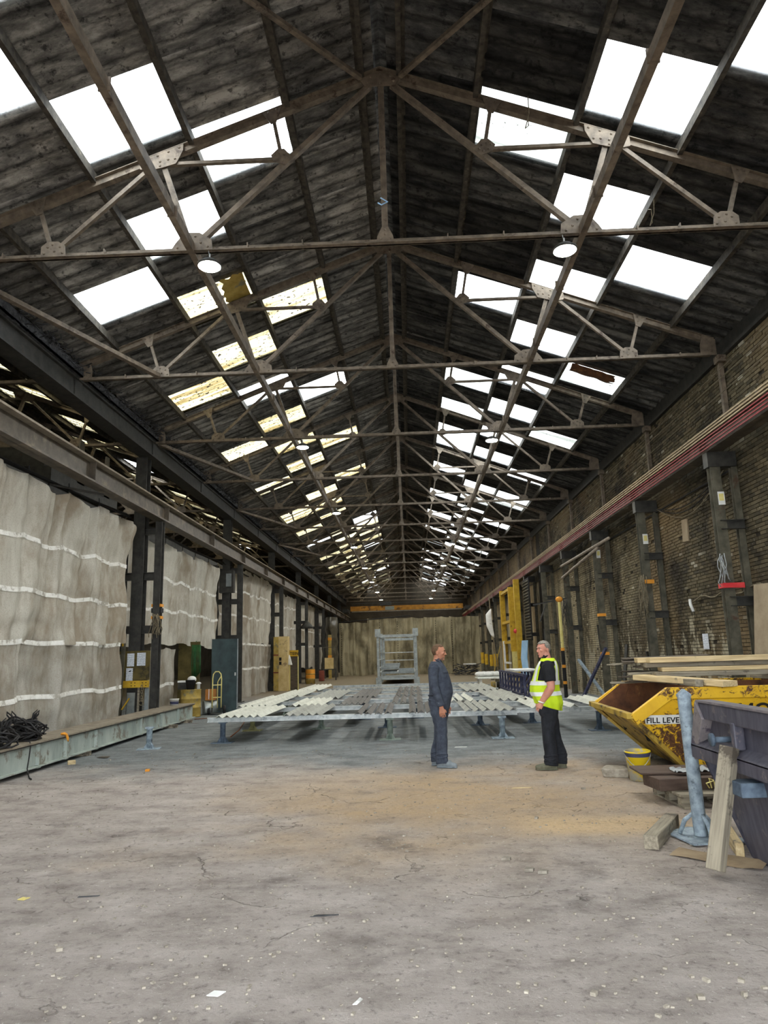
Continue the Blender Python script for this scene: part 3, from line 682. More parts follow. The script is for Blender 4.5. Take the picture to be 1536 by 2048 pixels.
def make_right_bent(lab):
    t = T('steel_stanchion', lab, 'stanchion', (6.15, ty(1), 0), 0, 'paired stanchions along the brick wall')
    st = M['stanchion']
    mb = MB(); mb.ibeam((0, 0, 0), (0, 0, 5.28), 0.20, 0.16, 0.016, (0, 1, 0)); P('front_leg', mb, st, t)
    mb = MB(); mb.ibeam((0.39, 0.02, 0), (0.39, 0.02, 5.28), 0.12, 0.12, 0.014, (0, 1, 0)); P('rear_leg', mb, st, t)
    for z in (3.9, 2.42):
        mb = MB(); mb.ibeam((-0.02, -0.06, z), (0.45, -0.06, z), 0.14, 0.18, 0.014); P('batten', mb, M['dark_steel'], t)
    mb = MB(); mb.box((0.14, 0, 5.21), (0.56, 0.22, 0.30)); P('cap_bracket', mb, M['dark_steel'], t)
    mb = MB(); mb.box((0.16, 0, 0.012), (0.56, 0.3, 0.024)); P('base_plate', mb, st, t)
    return t
rb0 = make_right_bent('nearest stanchion on the brick wall, with red tape, above the skips')
for k in range(2, 15):
    dup(rb0, (6.15, ty(k), 0), 0, f'{ORD[k - 1]} stanchion along the brick wall counting from the skips')
dup(rb0, (6.15, ty(0), 0), 0, 'stanchion on the brick wall beside the violet skip, out at the right edge')
up0 = None
for i, k in enumerate(range(0, 15)):
    lab = f'{ORD[i]} slim post on the brick wall between crane rail and truss end'
    if up0 is None:
        mb = MB(); mb.box((0, 0, 0), (0.09, 0.10, 1.62)); mb.box((-0.02, -0.06, 0.75), (0.16, 0.22, 0.14))
        up0 = P('wall_post', mb, M['truss'], None, loc=(6.545, ty(0), 6.56)); tag(up0, lab, 'post', 'slim posts over the crane rail')
    else:
        o = up0.copy(); COL.objects.link(o); o.location = (6.545, ty(k), 6.56); o['label'] = lab

# overhead crane in the hall, far away; end of another crane in the next bay
t = T('overhead_crane', 'orange overhead travelling crane spanning the far end of the hall', 'crane', (0, 72, 5.82))
mb = MB(); mb.box((-0.1, 0, 0.42), (11.3, 0.5, 0.46)); P('bridge_girder', mb, M['crane_yellow'], t)
mb = MB(); mb.box((-0.1, -0.2, 0.12), (11.0, 0.3, 0.08)); P('lower_flange', mb, M['dust_top'], t)
for x in (-6.2, 5.95):
    mb = MB(); mb.box((x, 0, 0.2), (0.5, 2.6, 0.36)); P('end_carriage', mb, M['dark_steel'], t)
mb = MB(); mb.box((-1.8, -0.3, 0.40), (0.9, 0.06, 0.36)); P('name_plate', mb, M['paper_dull'], t)
mb = MB(); mb.box((-2.2, -0.1, 0.85), (1.1, 0.7, 0.35)); P('hoist', mb, M['dark_steel'], t)
mb = MB(); mb.box((-0.1, 0.5, 1.0), (11.3, 0.05, 0.05))
for i in range(12): mb.box((-5.6 + i, 0.5, 0.8), (0.04, 0.04, 0.4))
P('walkway_rail', mb, M['dark_steel'], t)
t = T('overhead_crane', 'dull red crane end with pale grey plates in the neighbouring bay', 'crane', (-8.4, 17.3, 5.84))
for y in (-0.75, 0.75): mb = MB(); mb.box((-5.6, y, 0.75), (10.6, 0.34, 0.5)); P('bridge_girder', mb, M['dark_steel'], t)
for y in (-0.55, 1.05): mb = MB(); mb.box((-0.1, y, 0.82), (0.5, 0.6, 0.34)); P('end_box', mb, M['redbox'], t)
for y in (-0.1, 1.45): mb = MB(); mb.prism([(0.20, y - 0.2, 0.2), (0.20, y - 0.10, 1.35), (0.20, y + 0.10, 1.35), (0.20, y + 0.2, 0.2)], (0.04, 0, 0)); P('end_plate', mb, M['greyplate'], t)
mb = MB(); mb.bb(-0.3, 0.24, -1.6, 2.2, -0.06, 0.30); P('wheel_beam', mb, M['dark_steel'], t)
mb = MB(); mb.bb(-0.1, 0.1, -8, 30, -0.5, -0.06); P('runway', mb, M['dark_steel'], t)

# ---------------------------------------------------------------- hanging sheeting on the left
def drape(y0, y1, z0, z1, x, amp=0.06, per=1.45, sag=0.22, seed=1, sagb=0.0, axis='y', nu=110, nv=44):
    rd = random.Random(seed); ph = [rd.uniform(0, 6.28) for _ in range(8)]
    L = y1 - y0; cr = [(rd.uniform(y0, y1), rd.choice((-1, 1)) * rd.uniform(.03, .09), rd.uniform(.035, .08), rd.uniform(-.04, .04), rd.random()) for _ in range(int(L * 1.3) + 2)]
    xa, xb = x if isinstance(x, tuple) else (x, x)
    def fn(u, v):
        ss = min(1, u / 0.45); ss = ss * ss * (3 - 2 * ss); x = xa + (xb - xa) * ss
        y = y0 + L * u; q = (y - y0) / per; fr = q - math.floor(q)
        top = z1 - sag * (1 - (2 * fr - 1) ** 2) * (0.4 + 0.6 * abs(math.sin(ph[0] + math.floor(q) * 2.1)))
        bot = z0 - sagb * math.sin(PI * u) + 0.04 * math.sin(y * 3 + ph[1])
        z = bot + (top - bot) * v
        w = amp * (0.55 * math.sin(y * 4.1 + ph[2] + 0.5 * v) + 0.35 * math.sin(y * 7.7 + ph[3] - v) + 0.22 * math.sin(y * 13.0 + ph[4] + 2.2 * math.sin(z * 1.1)))
        nz = noise.noise(V((y * 1.1, z * 0.9, seed * 3.1)))
        w += amp * 1.1 * nz
        for cy, ca, cw, ct, c0 in cr:
            d_ = y - cy - ct * (z - z0); w += ca * math.exp(-(d_ / cw) ** 2) * min(1, 0.35 + abs(v - c0 * .4) * 1.2)
        # fabric bellies out between its hooks and gathers at them
        w += 0.14 * math.exp(-((v - 1) / 0.22) ** 2) * math.sin(PI * fr) * (sag > 0.1)
        edge = min(u, 1 - u)
        w += 0.05 * math.exp(-edge / 0.03) * math.sin(z * 2.3 + ph[5])
        w += 0.012 * math.sin(z * 11 + 4 * nz + ph[6])
        if axis == 'y': return (x + w, y, z)
        return (y, x - w, z)
    return fn
def strip(fn, v0, v1, off=0.012, axis='y', nu=110):
    def f2(u, v):
        p = V(fn(u, v0 + (v1 - v0) * v)); p.x += off if axis == 'y' else 0; p.y -= off if axis != 'y' else 0; return p
    return MB().grid(nu, 2, f2)
def curtain(label, y0, y1, z0, z1, x, mt, bands=(), axis='y', **kw):
    fn = drape(y0, y1, z0, z1, x, axis=axis, **kw); nu = kw.get('nu', 110); nv = kw.get('nv', 44)
    mb = MB().grid(nu, nv, fn)
    o = P('sheeting_curtain', mb, mt, None, True); tag(o, label, 'curtain', 'hanging sheeting along the hall')
    for z in bands:
        v = (z - z0) / (z1 - z0); P('webbing_band', strip(fn, v - 0.045 / (z1 - z0), v + 0.045 / (z1 - z0), axis=axis, nu=nu), M['band'], o, True)
    return o, fn
def hooks(o, fn, y0, y1, per, axis='y'):
    n_ = int((y1 - y0) / per)
    for i in range(n_ + 1):
        u = min(0.999, i * per / (y1 - y0)); p = V(fn(u, 1.0))
        mb = MB(); q = p + V((0, 0, 0.16)); mb.tube([p - V((0, 0, .05)), p + V((0.01, 0, 0.05)), q], 0.012, 5); P('hook', mb, M['black'], o)
o, fn = curtain('nearest big white sheeting at the left edge, upper sheet with bands', 5.5, 17.55, 2.02, 5.14, -7.02, M['sheeting'], (2.98, 3.98), seed=1, nu=420, amp=0.10)
hooks(o, fn, 5.5, 17.55, 1.45)
o, fn = curtain('dusty lower sheet hanging behind the long green girder', 5.5, 17.2, 0.25, 2.0, -6.98, M['sheeting_low'], (2.04, 1.02), seed=2, sag=0.05, nu=360, amp=0.09)
o, fn = curtain('sheeting with ragged hem right of the notice board', 17.9, 26.45, 2.0, 5.08, (-7.64, -7.12), M['sheeting'], (3.05, 4.0), seed=3, sagb=-0.1, nu=260)
hooks(o, fn, 17.9, 26.45, 1.45)
curtain('short lower sheet beside the mustard barrel', 19.5, 21.9, 0.05, 2.0, -7.10, M['sheeting_low'], (0.95,), seed=4, sag=0.08, nu=50)
o, fn = curtain('tall sheeting right of the dark teal panel, full height', 28.2, 36.2, 2.28, 5.45, (-7.6, -7.05), M['sheeting'], (3.45, 4.5), seed=5, nu=150, amp=0.05)
curtain('lower sheet under the tall sheeting beside the tan cabinet', 28.2, 36.1, 0.0, 2.26, (-7.6, -7.02), M['sheeting_low'], (2.25, 1.2), seed=6, sag=0.03, nu=120, amp=0.05)
curtain('narrow sheeting behind the tan cabinet', 36.4, 45.2, 1.6, 5.3, (-7.64, -7.2), M['sheeting'], (3.4, 4.6), seed=7, nu=90, amp=0.05)
curtain('sheeting behind the yellow drum', 45.3, 54.3, 0.9, 5.4, (-7.64, -7.2), M['sheeting'], (2.4, 3.5), seed=8, nu=90, amp=0.05)
curtain('sheeting behind the dark stanchions at far left', 54.4, 59.4, 0.6, 5.4, (-7.64, -7.2), M['sheeting'], (2.4, 3.5), seed=9, nu=60, amp=0.05)
# curtain closing the hall, in five sheets
xs = [-5.75, -3.4, -1.1, 1.3, 3.4, 5.75]
FL = ['far cross curtain, leftmost sheet with a dark rod along its top', 'far cross curtain sheet left of the stillage', 'far cross curtain sheet seen through the stillage', 'far cross curtain sheet right of the stillage', 'far cross curtain, rightmost dark creased sheet by the brick wall']
for i in range(5):
    o, fn = curtain(FL[i], xs[i], xs[i + 1] + 0.1, 0.02, 4.62 - (0.25 if i == 0 else 0), 59.6 - 0.06 * (i % 2), M['sheeting_far'], (), axis='x', seed=20 + i, amp=0.17, sag=0.10, nu=110, nv=50)
    mb = MB()
    for j in range(22):
        p = V(fn(0.08 + 0.35 * (i % 2), 0.05 + j * 0.042)); mb.box(p + V((0, -0.03, 0)), (0.05, 0.02, 0.07))
    P('eyelets', mb, M['black'], o, kind='stuff')
mb = MB(); mb.tube([(-5.8, 59.4, 4.35), (0.2, 59.3, 4.75)], 0.04, 8); tag(P('curtain_rod', mb, M['black']), 'thin dark rod slanting along the top of the far curtain', 'rod')
mb = MB(); mb.grid(24, 24, lambda u, v: (-6.7 + 1.0 * u, 58.0 - 1.2 * math.sin(u * 3), 0.0 + 4.7 * v)) ; mb.v = [(x + 0.12 * noise.noise(V((x * 3, z * 2, 1))), y + 0.3 * noise.noise(V((x * 2, z * 1.4, 5))), z) for x, y, z in mb.v]
tag(P('plastic_sheet', mb, M['plastic_dark'], None, True), 'dark crumpled plastic sheet hanging at the far left corner', 'sheet')
for i, (y0, y1) in enumerate(((5.5, 17.6), (18.9, 27.2), (28.2, 37.6))):
    mb = MB()
    for j in range(3): mb.tube([(-7.0 - 0.05 * j, y0 + (y1 - y0) * q / 8, 5.22 + 0.05 * j - 0.10 * math.sin(PI * q / 8) * (j + 1) / 2) for q in range(9)], 0.022, 6)
    tag(P('cable_run', mb, M['black']), ['black cables slung above the nearest sheeting', 'black cables slung above the second sheeting', 'black cables slung above the tall third sheeting'][i], 'cables')
for i, (y0, x0) in enumerate(((13.3, -7.0),)):
    mb = MB(); mb.bar((-7.05, 13.5, 5.12), (-6.55, 14.9, 5.20), 0.04, 0.04); tag(P('hanger_arm', mb, M['dark_steel']), 'small steel arm above the nearest sheeting', 'bracket')

# ---------------------------------------------------------------- left foreground: green-grey plate girder and what lies on it
gd = T('plate_girder', 'long green-grey plate girder lying along the left floor', 'girder', (-6.06, 14, 0.07), math.radians(1.45))
L0, L1 = -6.5, 6.05
mb = MB(); mb.bb(-0.28, 0.28, L0, L1, 0, 0.02); P('bottom_flange', mb, M['concrete_beam'], gd)
mb = MB(); mb.bb(0.17, 0.20, L0, L1, 0.02, 0.34); P('web', mb, M['concrete_beam'], gd)
mb = MB(); mb.bb(-0.20, -0.17, L0, L1, 0.02, 0.34); P('web', mb, M['concrete_beam'], gd)
mb = MB(); mb.bb(-0.32, 0.27, L0, L1, 0.355, 0.38); P('top_flange', mb, M['dust_top'], gd)
mb = MB(); mb.bb(-0.30, 0.25, L0, L1, 0.335, 0.35); P('cover_plate', mb, M['dark_steel'], gd)
for y in (-5.2, -3.95, -2.75, -1.8, -0.55, 1.85, 3.25, 4.6):
    mb = MB(); mb.bb(0.20, 0.255, y - 0.012, y + 0.012, 0.0, 0.335); mb.bb(0.20, 0.26, y - 0.06, y + 0.06, -0.02, 0.02); P('stiffener', mb, M['concrete_beam'], gd)
BLK = [(-6.0, 9.5, 'dark timber block under the near end of the long girder'), (-6.1, 13.0, 'brown timber block under the long girder near the paper scrap'), (-6.12, 17.9, 'pale timber block under the long girder by the blue stand'), (-6.15, 19.2, 'timber block under the far end of the long girder')]
for x, y, lab in BLK:
    mb = MB(); mb.box((0, 0, 0.035), (0.75, 0.16, 0.07)); tag(P('timber_block', mb, M['wood_grey'], None, bevel=0.006, loc=(x, y, 0)), lab, 'timber', 'blocks under the long girder')
def heap(name, label, loc, r, h, seed, n=16):
    rd = random.Random(seed); mb = MB()
    for i in range(n):
        R = r * rd.uniform(0.45, 1.0); c0 = V((rd.uniform(-.3, .3) * r, rd.uniform(-.3, .3) * r, rd.uniform(0.12, 0.75) * h)); a = rd.uniform(0, 6.28); tl = rd.uniform(-0.6, 0.6)
        pts = []
        for k in range(14):
            q = 2 * PI * k / 14; w = 1 + 0.25 * math.sin(3 * q + i)
            p = V((R * w * math.cos(q), R * 0.75 * w * math.sin(q), 0.25 * h * math.sin(2 * q + i))); p = Euler((tl, 0, a)).to_matrix() @ p + c0
            p.z = max(0.016, min(p.z, h * 1.25)); pts.append(p)
        mb.tube(pts, 0.014, 6, close=True)
    for i in range(4):
        a = rd.uniform(0, 6.28); c0 = V((0.3 * r * math.cos(a), 0.3 * r * math.sin(a), h * 0.8)); d = V((math.cos(a) * 0.14, math.sin(a) * 0.14, 0.20))
        mb.tube([c0, c0 + d * 0.7 + V((.02, .02, 0)), c0 + d, c0 + d * 0.75 - V((.02, .02, 0)), c0 + V((.03, 0, -.04))], 0.012, 6)
    o = P(name, mb, M['cable'], None, True, loc=loc); tag(o, label, 'cable heap', 'tangled welding cables on the girder'); return o
heap('cable_heap', 'left-hand tangled heap of black cables on the long girder', (-5.95, 10.35, 0.46), 0.30, 0.24, 4, 22)
heap('cable_heap', 'bigger heap of black cables on the girder, with loops sticking up', (-6.08, 11.35, 0.455), 0.33, 0.30, 9, 26)
mb = MB(); mb.tube([(-5.95, 11.0, 0.48), (-5.74, 10.95, 0.475), (-5.715, 10.93, 0.40), (-5.71, 10.9, 0.25), (-5.70, 10.85, 0.1), (-5.62, 10.75, 0.015), (-5.5, 10.55, 0.012), (-5.42, 10.45, 0.012)], 0.010, 6); tag(P('cable_tail', mb, M['cable'], None, True), 'black cable hanging off the girder down to the floor', 'cable')
mb = MB(); mb.tube([(-5.80, 12.05, 0.47), (-5.74, 12.05, 0.475), (-5.72, 12.07, 0.46), (-5.71, 12.1, 0.40), (-5.705, 12.12, 0.34)], [0.02, 0.025, 0.02, 0.022, 0.008], 6); tag(P('orange_strap', mb, M['orange'], None, True), 'orange strap end draped over the girder edge', 'strap')
t = T('tub', 'small grubby white tub with dark blue label on the girder end', 'tub', (-6.25, 19.2, 0.455))
mb = MB(); mb.lathe([(0.10, 0), (0.115, 0.15), (0.125, 0.152), (0.125, 0.165)], 18); P('body', mb, M['white'], t, True)
mb = MB(); mb.lathe([(0.106, 0.03), (0.114, 0.10)], 18, caps=False); P('label_band', mb, M['darkblue'], t, True)
mb = MB(); mb.prism([(-5.42, 12.6, 0.012), (-5.2, 12.55, 0.012), (-5.22, 12.68, 0.02), (-5.4, 12.72, 0.012)], (0, 0, 0.006)); tag(P('offcut', mb, M['wood_dark']), 'flat dark offcut on the floor beside the long girder', 'offcut')
mb = MB(); mb.box((0, 0, 0.03), (0.12, 0.08, 0.06), (0.1, 0, 0.5)); tag(P('broken_block', mb, M['wood'], None, bevel=0.008, loc=(-5.55, 11.95, 0)), 'small tan broken block on the floor under the girder edge', 'offcut')

# trestle stands
def make_stand(mt):
    t = T('trestle_stand', 'x', 'stand', (0, 0, 0), 0, 'trestle stands under the rails')
    mb = MB(); mb.lathe([(0.055, 0.015), (0.055, 0.36), (0.062, 0.37)], 12); P('post', mb, mt, t, True)
    mb = MB(); mb.box((0, 0, 0.0075), (0.42, 0.26, 0.015)); P('base_plate', mb, mt, t, bevel=0.003)
    mb = MB(); mb.box((0, 0, 0.385), (0.15, 0.13, 0.03)); P('head_plate', mb, mt, t, bevel=0.003)
    for a_ in range(4):
        q = a_ * PI / 2 + PI / 4; mb = MB(); d = V((math.cos(q), math.sin(q), 0)); n_ = V((-d.y, d.x, 0)) * 0.005
        mb.prism([d * 0.05 + V((0, 0, .015)) - n_, d * 0.13 + V((0, 0, .015)) - n_, d * 0.05 + V((0, 0, .12)) - n_], n_ * 2); P('web_plate', mb, mt, t)
    return t
st_protos = {}
def stand(x, y, kind, label, rz=0.0):
    if kind not in st_protos:
        st_protos[kind] = make_stand(M[kind]); o = st_protos[kind]; o.location = (x, y, 0); o.rotation_euler = (0, 0, rz); o['label'] = label; return o
    return dup(st_protos[kind], (x, y, 0), rz, label)
SD = [(-3.72, 14.45, 'stand_dark', 'dark blue stand under the near left end of the front rail'), (-3.62, 16.7, 'stand_yellow', 'yellowish stand just behind the dark blue one at left'), (-2.05, 16.7, 'stand_green', 'green-grey stand in the second row under the left bars'),
      (-0.42, 14.3, 'stand_green', 'green-grey stand under the front rail left of the man in overalls'), (-0.55, 16.7, 'stand_dark', 'dark stand behind the green one, left of the man in overalls'), (-1.25, 18.9, 'stand_dark', 'dark stand in the third row near the middle'),
      (0.12, 18.9, 'stand_dark', 'dark stand deep under the rails behind the man in overalls'), (1.72, 14.1, 'stand', 'pale blue stand under the front rail between the two men'), (1.55, 16.7, 'stand_dark', 'dark stand in the second row between the two men'),
      (2.75, 16.9, 'stand_dark', 'dark stand just left of the man in the hi-vis vest'), (3.78, 15.0, 'stand_dark', 'dark stand under the right rail beside the yellow skip'), (-3.6, 21.1, 'stand_green', 'far stand under the left rails by the teal panel'), (1.9, 21.1, 'stand_dark', 'far stand under the right rails'), (-3.0, 25.8, 'stand_dark', 'stand under the far end of the left rails'), (2.2, 25.8, 'stand_dark', 'stand under the far end of the right rails'), (-2.6, 28.4, 'stand_dark', 'farthest stand under the left rails'), (2.2, 28.4, 'stand_dark', 'farthest stand under the right rails'), (0.0, 23.4, 'stand_green', 'far stand in the middle below the stillage')]
for x, y, k, lab in SD: stand(x, y, k, lab)
t = stand(-4.93, 13.75, 'stand', 'pale blue-grey stand standing alone in front of the long girder', 0.2)
# rails
RL = [(14.35, -4.0, 2.05), (16.7, -3.9, 2.9), (18.9, -3.7, 2.9), (21.1, -3.7, 2.9), (23.4, -3.4, 2.8), (25.8, -3.3, 2.8), (28.4, -3.0, 2.6)]
rn = ['front', 'second', 'third', 'fourth', 'fifth', 'sixth', 'seventh']
def rail(x0, x1, y, label, z=0.40, rz=0.0):
    t = T('galvanised_rail', label, 'rail', ((x0 + x1) / 2, y, z), rz, 'rails across the stands'); L = x1 - x0
    mb = MB(); mb.box((0, 0, 0.006), (L, 0.08, 0.012)); P('lower_flange', mb, M['galv'], t)
    mb = MB(); mb.box((0, 0, 0.045), (L, 0.012, 0.07)); P('web', mb, M['galv'], t)
    mb = MB(); mb.box((0, 0, 0.084), (L, 0.08, 0.012)); P('upper_flange', mb, M['galv'], t)
    return t
ZB = 0.49
for i, (y, x0, x1) in enumerate(RL): rail(x0, x1, y, f'{rn[i]} galvanised rail lying across the stands, counting from the camera')
rail(2.1, 4.6, 14.75, 'galvanised rail running from the hi-vis man to the yellow skip'); rail(2.95, 4.6, 17.2, 'galvanised rail behind the hi-vis man to the right')
# angle bars
ANG = {}
def angle_me(L, w, mt):
    if (L, w, mt) not in ANG:
        k = w / 2; t_ = 0.008; mb = MB(); y = -L / 2
        mb.prism([(-k, y, 0), (0, y, k * 0.82), (k, y, 0), (k - t_ * 1.5, y, 0), (0, y, k * 0.82 - t_ * 1.5), (-k + t_ * 1.5, y, 0)], (0, L, 0)); ANG[(L, w, mt)] = mb.mesh('angle_bar', M[mt])
    return ANG[(L, w, mt)]
def bars(where, x0, pitch, n, y0, L, mt, w=0.15, rz=0.0, shift=0.0, flip=False):
    col = {'bar_pale': 'pale grey', 'bar_mid': 'mid grey', 'bar_dark': 'dark brown-grey'}[mt]
    for i in range(n):
        x = x0 + pitch * i; yy = y0 + L / 2 + shift * i + random.uniform(-.04, .04)
        o = link('angle_bar', angle_me(L, w, mt), None, (x - math.sin(rz) * L / 2, yy, ZB), (0, 0, rz + random.uniform(-.008, .008)))
        pos = ['leftmost', 'second from left', 'third from left', 'fourth from left', 'fifth from left', 'sixth from left', 'seventh from left'][i] if i < n - 1 or n == 1 else 'rightmost'
        tag(o, f'{col} angle bar, {pos} in the {where}', 'angle bar', 'painted angle bars on the rails')
bars('front set at far left of rails', -3.72, 0.152, 6, 14.15, 2.75, 'bar_pale')
bars('front set second from the left', -2.42, 0.15, 5, 14.15, 2.75, 'bar_mid')
bars('front set left of the overalls man', -1.02, 0.19, 4, 14.1, 2.75, 'bar_dark', 0.14)
bars('front set just behind the overalls man', 0.03, 0.17, 3, 14.1, 2.75, 'bar_dark', 0.14)
bars('front set between the two men', 1.12, 0.165, 6, 14.15, 2.75, 'bar_mid', 0.14)
bars('front pair left of the hi-vis man', 2.5, 0.2, 2, 14.6, 2.8, 'bar_pale', 0.17)
bars('single place right of the hi-vis man', 3.22, 0.2, 1, 14.6, 2.8, 'bar_pale', 0.17)
bars('set beside the yellow skip', 3.75, 0.17, 3, 14.6, 2.8, 'bar_pale', 0.17)
bars('far-left long row, near length', -4.0, 0.15, 5, 17.0, 4.2, 'bar_pale')
bars('far-left long row, middle length', -3.85, 0.15, 5, 21.0, 3.6, 'bar_pale')
bars('far-left long row, far length', -3.75, 0.15, 5, 24.6, 4.2, 'bar_pale')
bars('near set behind the left-centre bars', -2.75, 0.15, 5, 16.9, 2.6, 'bar_pale')
bars('far set behind the left-centre bars', -2.62, 0.15, 5, 19.6, 4.4, 'bar_mid')
bars('near set left of the stillage', -1.62, 0.13, 5, 17.0, 2.6, 'bar_dark', 0.13)
bars('far set left of the stillage', -1.55, 0.14, 5, 19.7, 4.6, 'bar_dark', 0.13)
bars('near set below the stillage', -0.38, 0.2, 4, 17.0, 2.6, 'bar_dark', 0.14)
bars('middle set below the stillage', -0.35, 0.2, 4, 19.7, 2.4, 'bar_dark', 0.14)
bars('far set below the stillage', -0.33, 0.2, 4, 22.2, 2.8, 'bar_dark', 0.14)
bars('second row beside the overalls man', 1.0, 0.22, 3, 17.0, 2.8, 'bar_pale', 0.16)
bars('near set left of hi-vis man', 2.05, 0.19, 4, 16.9, 4.4, 'bar_mid', 0.18)
bars('far set left of hi-vis man', 1.75, 0.19, 5, 21.4, 4.6, 'bar_mid', 0.18)

# ---------------------------------------------------------------- stillage frame in mid-hall
t = T('stillage_frame', 'tall galvanised stillage frame standing mid-hall behind the rails', 'stillage', (-0.66, 39.5, 0))
g_ = M['stillage']
for x in (-1.03, 1.03):
    for y in (0.0, 4.5, 9.0):
        mb = MB(); mb.box((x, y, 1.36), (0.14, 0.14, 2.72)); P('post', mb, g_, t)
        mb = MB(); mb.box((x, y, 2.80), (0.30, 0.26, 0.42)) if y == 0 else mb.box((x, y, 2.78), (0.2, 0.2, 0.2)); P('corner_socket', mb, g_, t)
        if y == 0: mb = MB(); mb.box((x, y, 0.20), (0.30, 0.26, 0.40)); P('foot', mb, g_, t)
    mb = MB(); mb.box((x, 4.5, 2.66), (0.1, 9, 0.1)); P('top_rail', mb, g_, t)
    for z in (0.9, 1.35, 1.75): mb = MB(); mb.box((x, 4.5, z), (0.05, 9, 0.05)); P('side_rail', mb, M['galv'], t)
for y in (0, 9.0): mb = MB(); mb.box((0, y, 2.62), (2.0, 0.12, 0.16)); P('cross_beam', mb, g_, t)
for z in (1.25, 1.75): mb = MB(); mb.box((0, 9.0, z), (2.0, 0.05, 0.05)); P('back_rail', mb, M['galv'], t)
for y, z in ((0.0, 0.42), (1.6, 0.62), (3.6, 0.62), (5.6, 0.62), (7.5, 0.62)): mb = MB(); mb.box((0, y, z), (2.0, 0.1, 0.12)); P('deck_beam', mb, g_, t)
for x in (-0.95, 0, 0.95): mb = MB(); mb.box((x, 4.4, 0.70), (0.08, 8.8, 0.06)); P('deck_rail', mb, M['galv'], t)
mb = MB(); mb.box((0, 4.6, 0.28), (1.9, 8.4, 0.03)); P('tray', mb, g_, t)
for i in range(7): mb = MB(); mb.box((0.48, 0.8 + i * 1.1, 0.73), (0.9, 0.12, 0.03)); P('slat', mb, g_, t)
for i in range(4): mb = MB(); mb.box((-0.45, 3.4 + i * 1.6, 0.85 + 0.05 * i), (0.98, 1.2, 0.12)); P('steel_pack', mb, M['galv_dull'], t)

# ---------------------------------------------------------------- yellow skip
sk = T('yellow_skip', 'battered yellow skip full of timber, sloping end towards the men', 'skip', (2.72, 9.2, 0.08), math.radians(-2.5))
Wd = 2.2; Lh = 3.3
def skp(x, y, z): return (x, y, z)
zl, zh = 0.70, 1.02
# side plates (near/far), outline in x-z, slightly leaning in at the bottom
prof = [(0.0, zl), (0.46, zh), (Lh - 0.46, zh), (Lh, zl), (Lh - 0.72, 0.0), (0.72, 0.0)]
def inset(y, z, s): return y + s * 0.28 * (1 - z / zh)
for s, y in ((1, 0.0), (-1, Wd)):
    mb = MB(); A = [(x, inset(y, z, s), z) for x, z in prof]; mb.prism(A, (0, s * 0.03, 0)); P('side_plate', mb, [M['skip_yellow']], sk)
    rim = [(-0.02, zl), (0.45, zh), (Lh - 0.45, zh), (Lh + 0.02, zl)]
    mb = MB()
    for (x0, z0), (x1, z1) in zip(rim, rim[1:]):
        q = V((x0, 0, z0)); w = V((x1, 0, z1)); d_ = (w - q).normalized(); dn = V((d_.z, 0, -d_.x)) * 0.13
        if dn.z > 0: dn = -dn
        yo = y - s * 0.045
        mb.prism([q + V((0, yo, 0.01)), w + V((0, yo, 0.01)), w + dn + V((0, yo, 0)), q + dn + V((0, yo, 0))], (0, s * 0.085, 0))
    P('rim_band', mb, M['skip_yellow'], sk, bevel=0.006)
for e in (0, 1):
    xt, xb = (0.0, 0.72) if e == 0 else (Lh, Lh - 0.72); s = 1 if e == 0 else -1
    mb = MB(); mb.prism([(xt, 0.0, zl), (xt, Wd, zl), (xb, Wd - 0.28, 0), (xb, 0.28, 0)], (s * 0.03, 0, 0.0)); P('end_plate', mb, M['skip_end'], sk)
    mb = MB(); mb.bar((xt - s * 0.03, -0.04, zl), (xt - s * 0.03, Wd + 0.04, zl), 0.08, 0.07); P('end_lip', mb, M['skip_end'], sk, bevel=0.005)
    for yy in (0.02, Wd - 0.02):
        mb = MB(); mb.bar((xt - s * 0.02, yy, zl - 0.02), (xb - s * 0.02, 0.29 if yy < 1 else Wd - 0.29, 0.0), 0.06, 0.04); P('corner_post', mb, M['skip_end'], sk)
mb = MB(); mb.prism([(0.72, 0.28, 0), (Lh - 0.72, 0.28, 0), (Lh - 0.72, Wd - 0.28, 0), (0.72, Wd - 0.28, 0)], (0, 0, 0.03)); P('bottom_plate', mb, M['rust'], sk)
mb = MB()
for s, y in ((1, 0.034), (-1, Wd - 0.034)): A = [(x, inset(y, z, s), z) for x, z in prof]; mb.add(A, [tuple(range(6))])
mb.add([(0.04, 0.04, zl - .01), (0.04, Wd - .04, zl - .01), (0.76, Wd - .3, 0.03), (0.76, .3, 0.03)], [(0, 1, 2, 3)]); P('rusty_lining', mb, M['rust'], sk)
mb = MB(); mb.box((0.62, Wd - 0.09, 0.84), (0.26, 0.02, 0.26), (0, 0.4, 0)); mb.tube([(0.62, Wd - 0.12, 0.86), (0.62, Wd - 0.09, 0.86)], 0.03, 10); P('lug_plate', mb, M['rust'], sk)
lean = math.atan2(0.28, zh)
mb = MB(); mb.prism([(0.19, -0.012 + inset(0, 0.60, 1), 0.585), (0.78, -0.012 + inset(0, 0.60, 1), 0.585), (0.74, -0.012 + inset(0, 0.70, 1), 0.695), (0.17, -0.012 + inset(0, 0.70, 1), 0.695)], (0, 0.006, 0)); P('white_plate', mb, M['white'], sk, label='white painted plate reading FILL LEVEL')
text('lettering', 'FILL LEVEL', 0.096, M['letter'], sk, (0.195, -0.016 + inset(0, 0.6, 1), 0.60), (PI / 2 + lean, 0, 0))
text('lettering', 'MONES', 0.25, M['letter'], sk, (1.30, -0.016 + inset(0, 0.65, 1), 0.65), (PI / 2 + lean, 0, 0))
SKX = lambda x, y, z: (sk.matrix_basis @ V((x, y, z)))
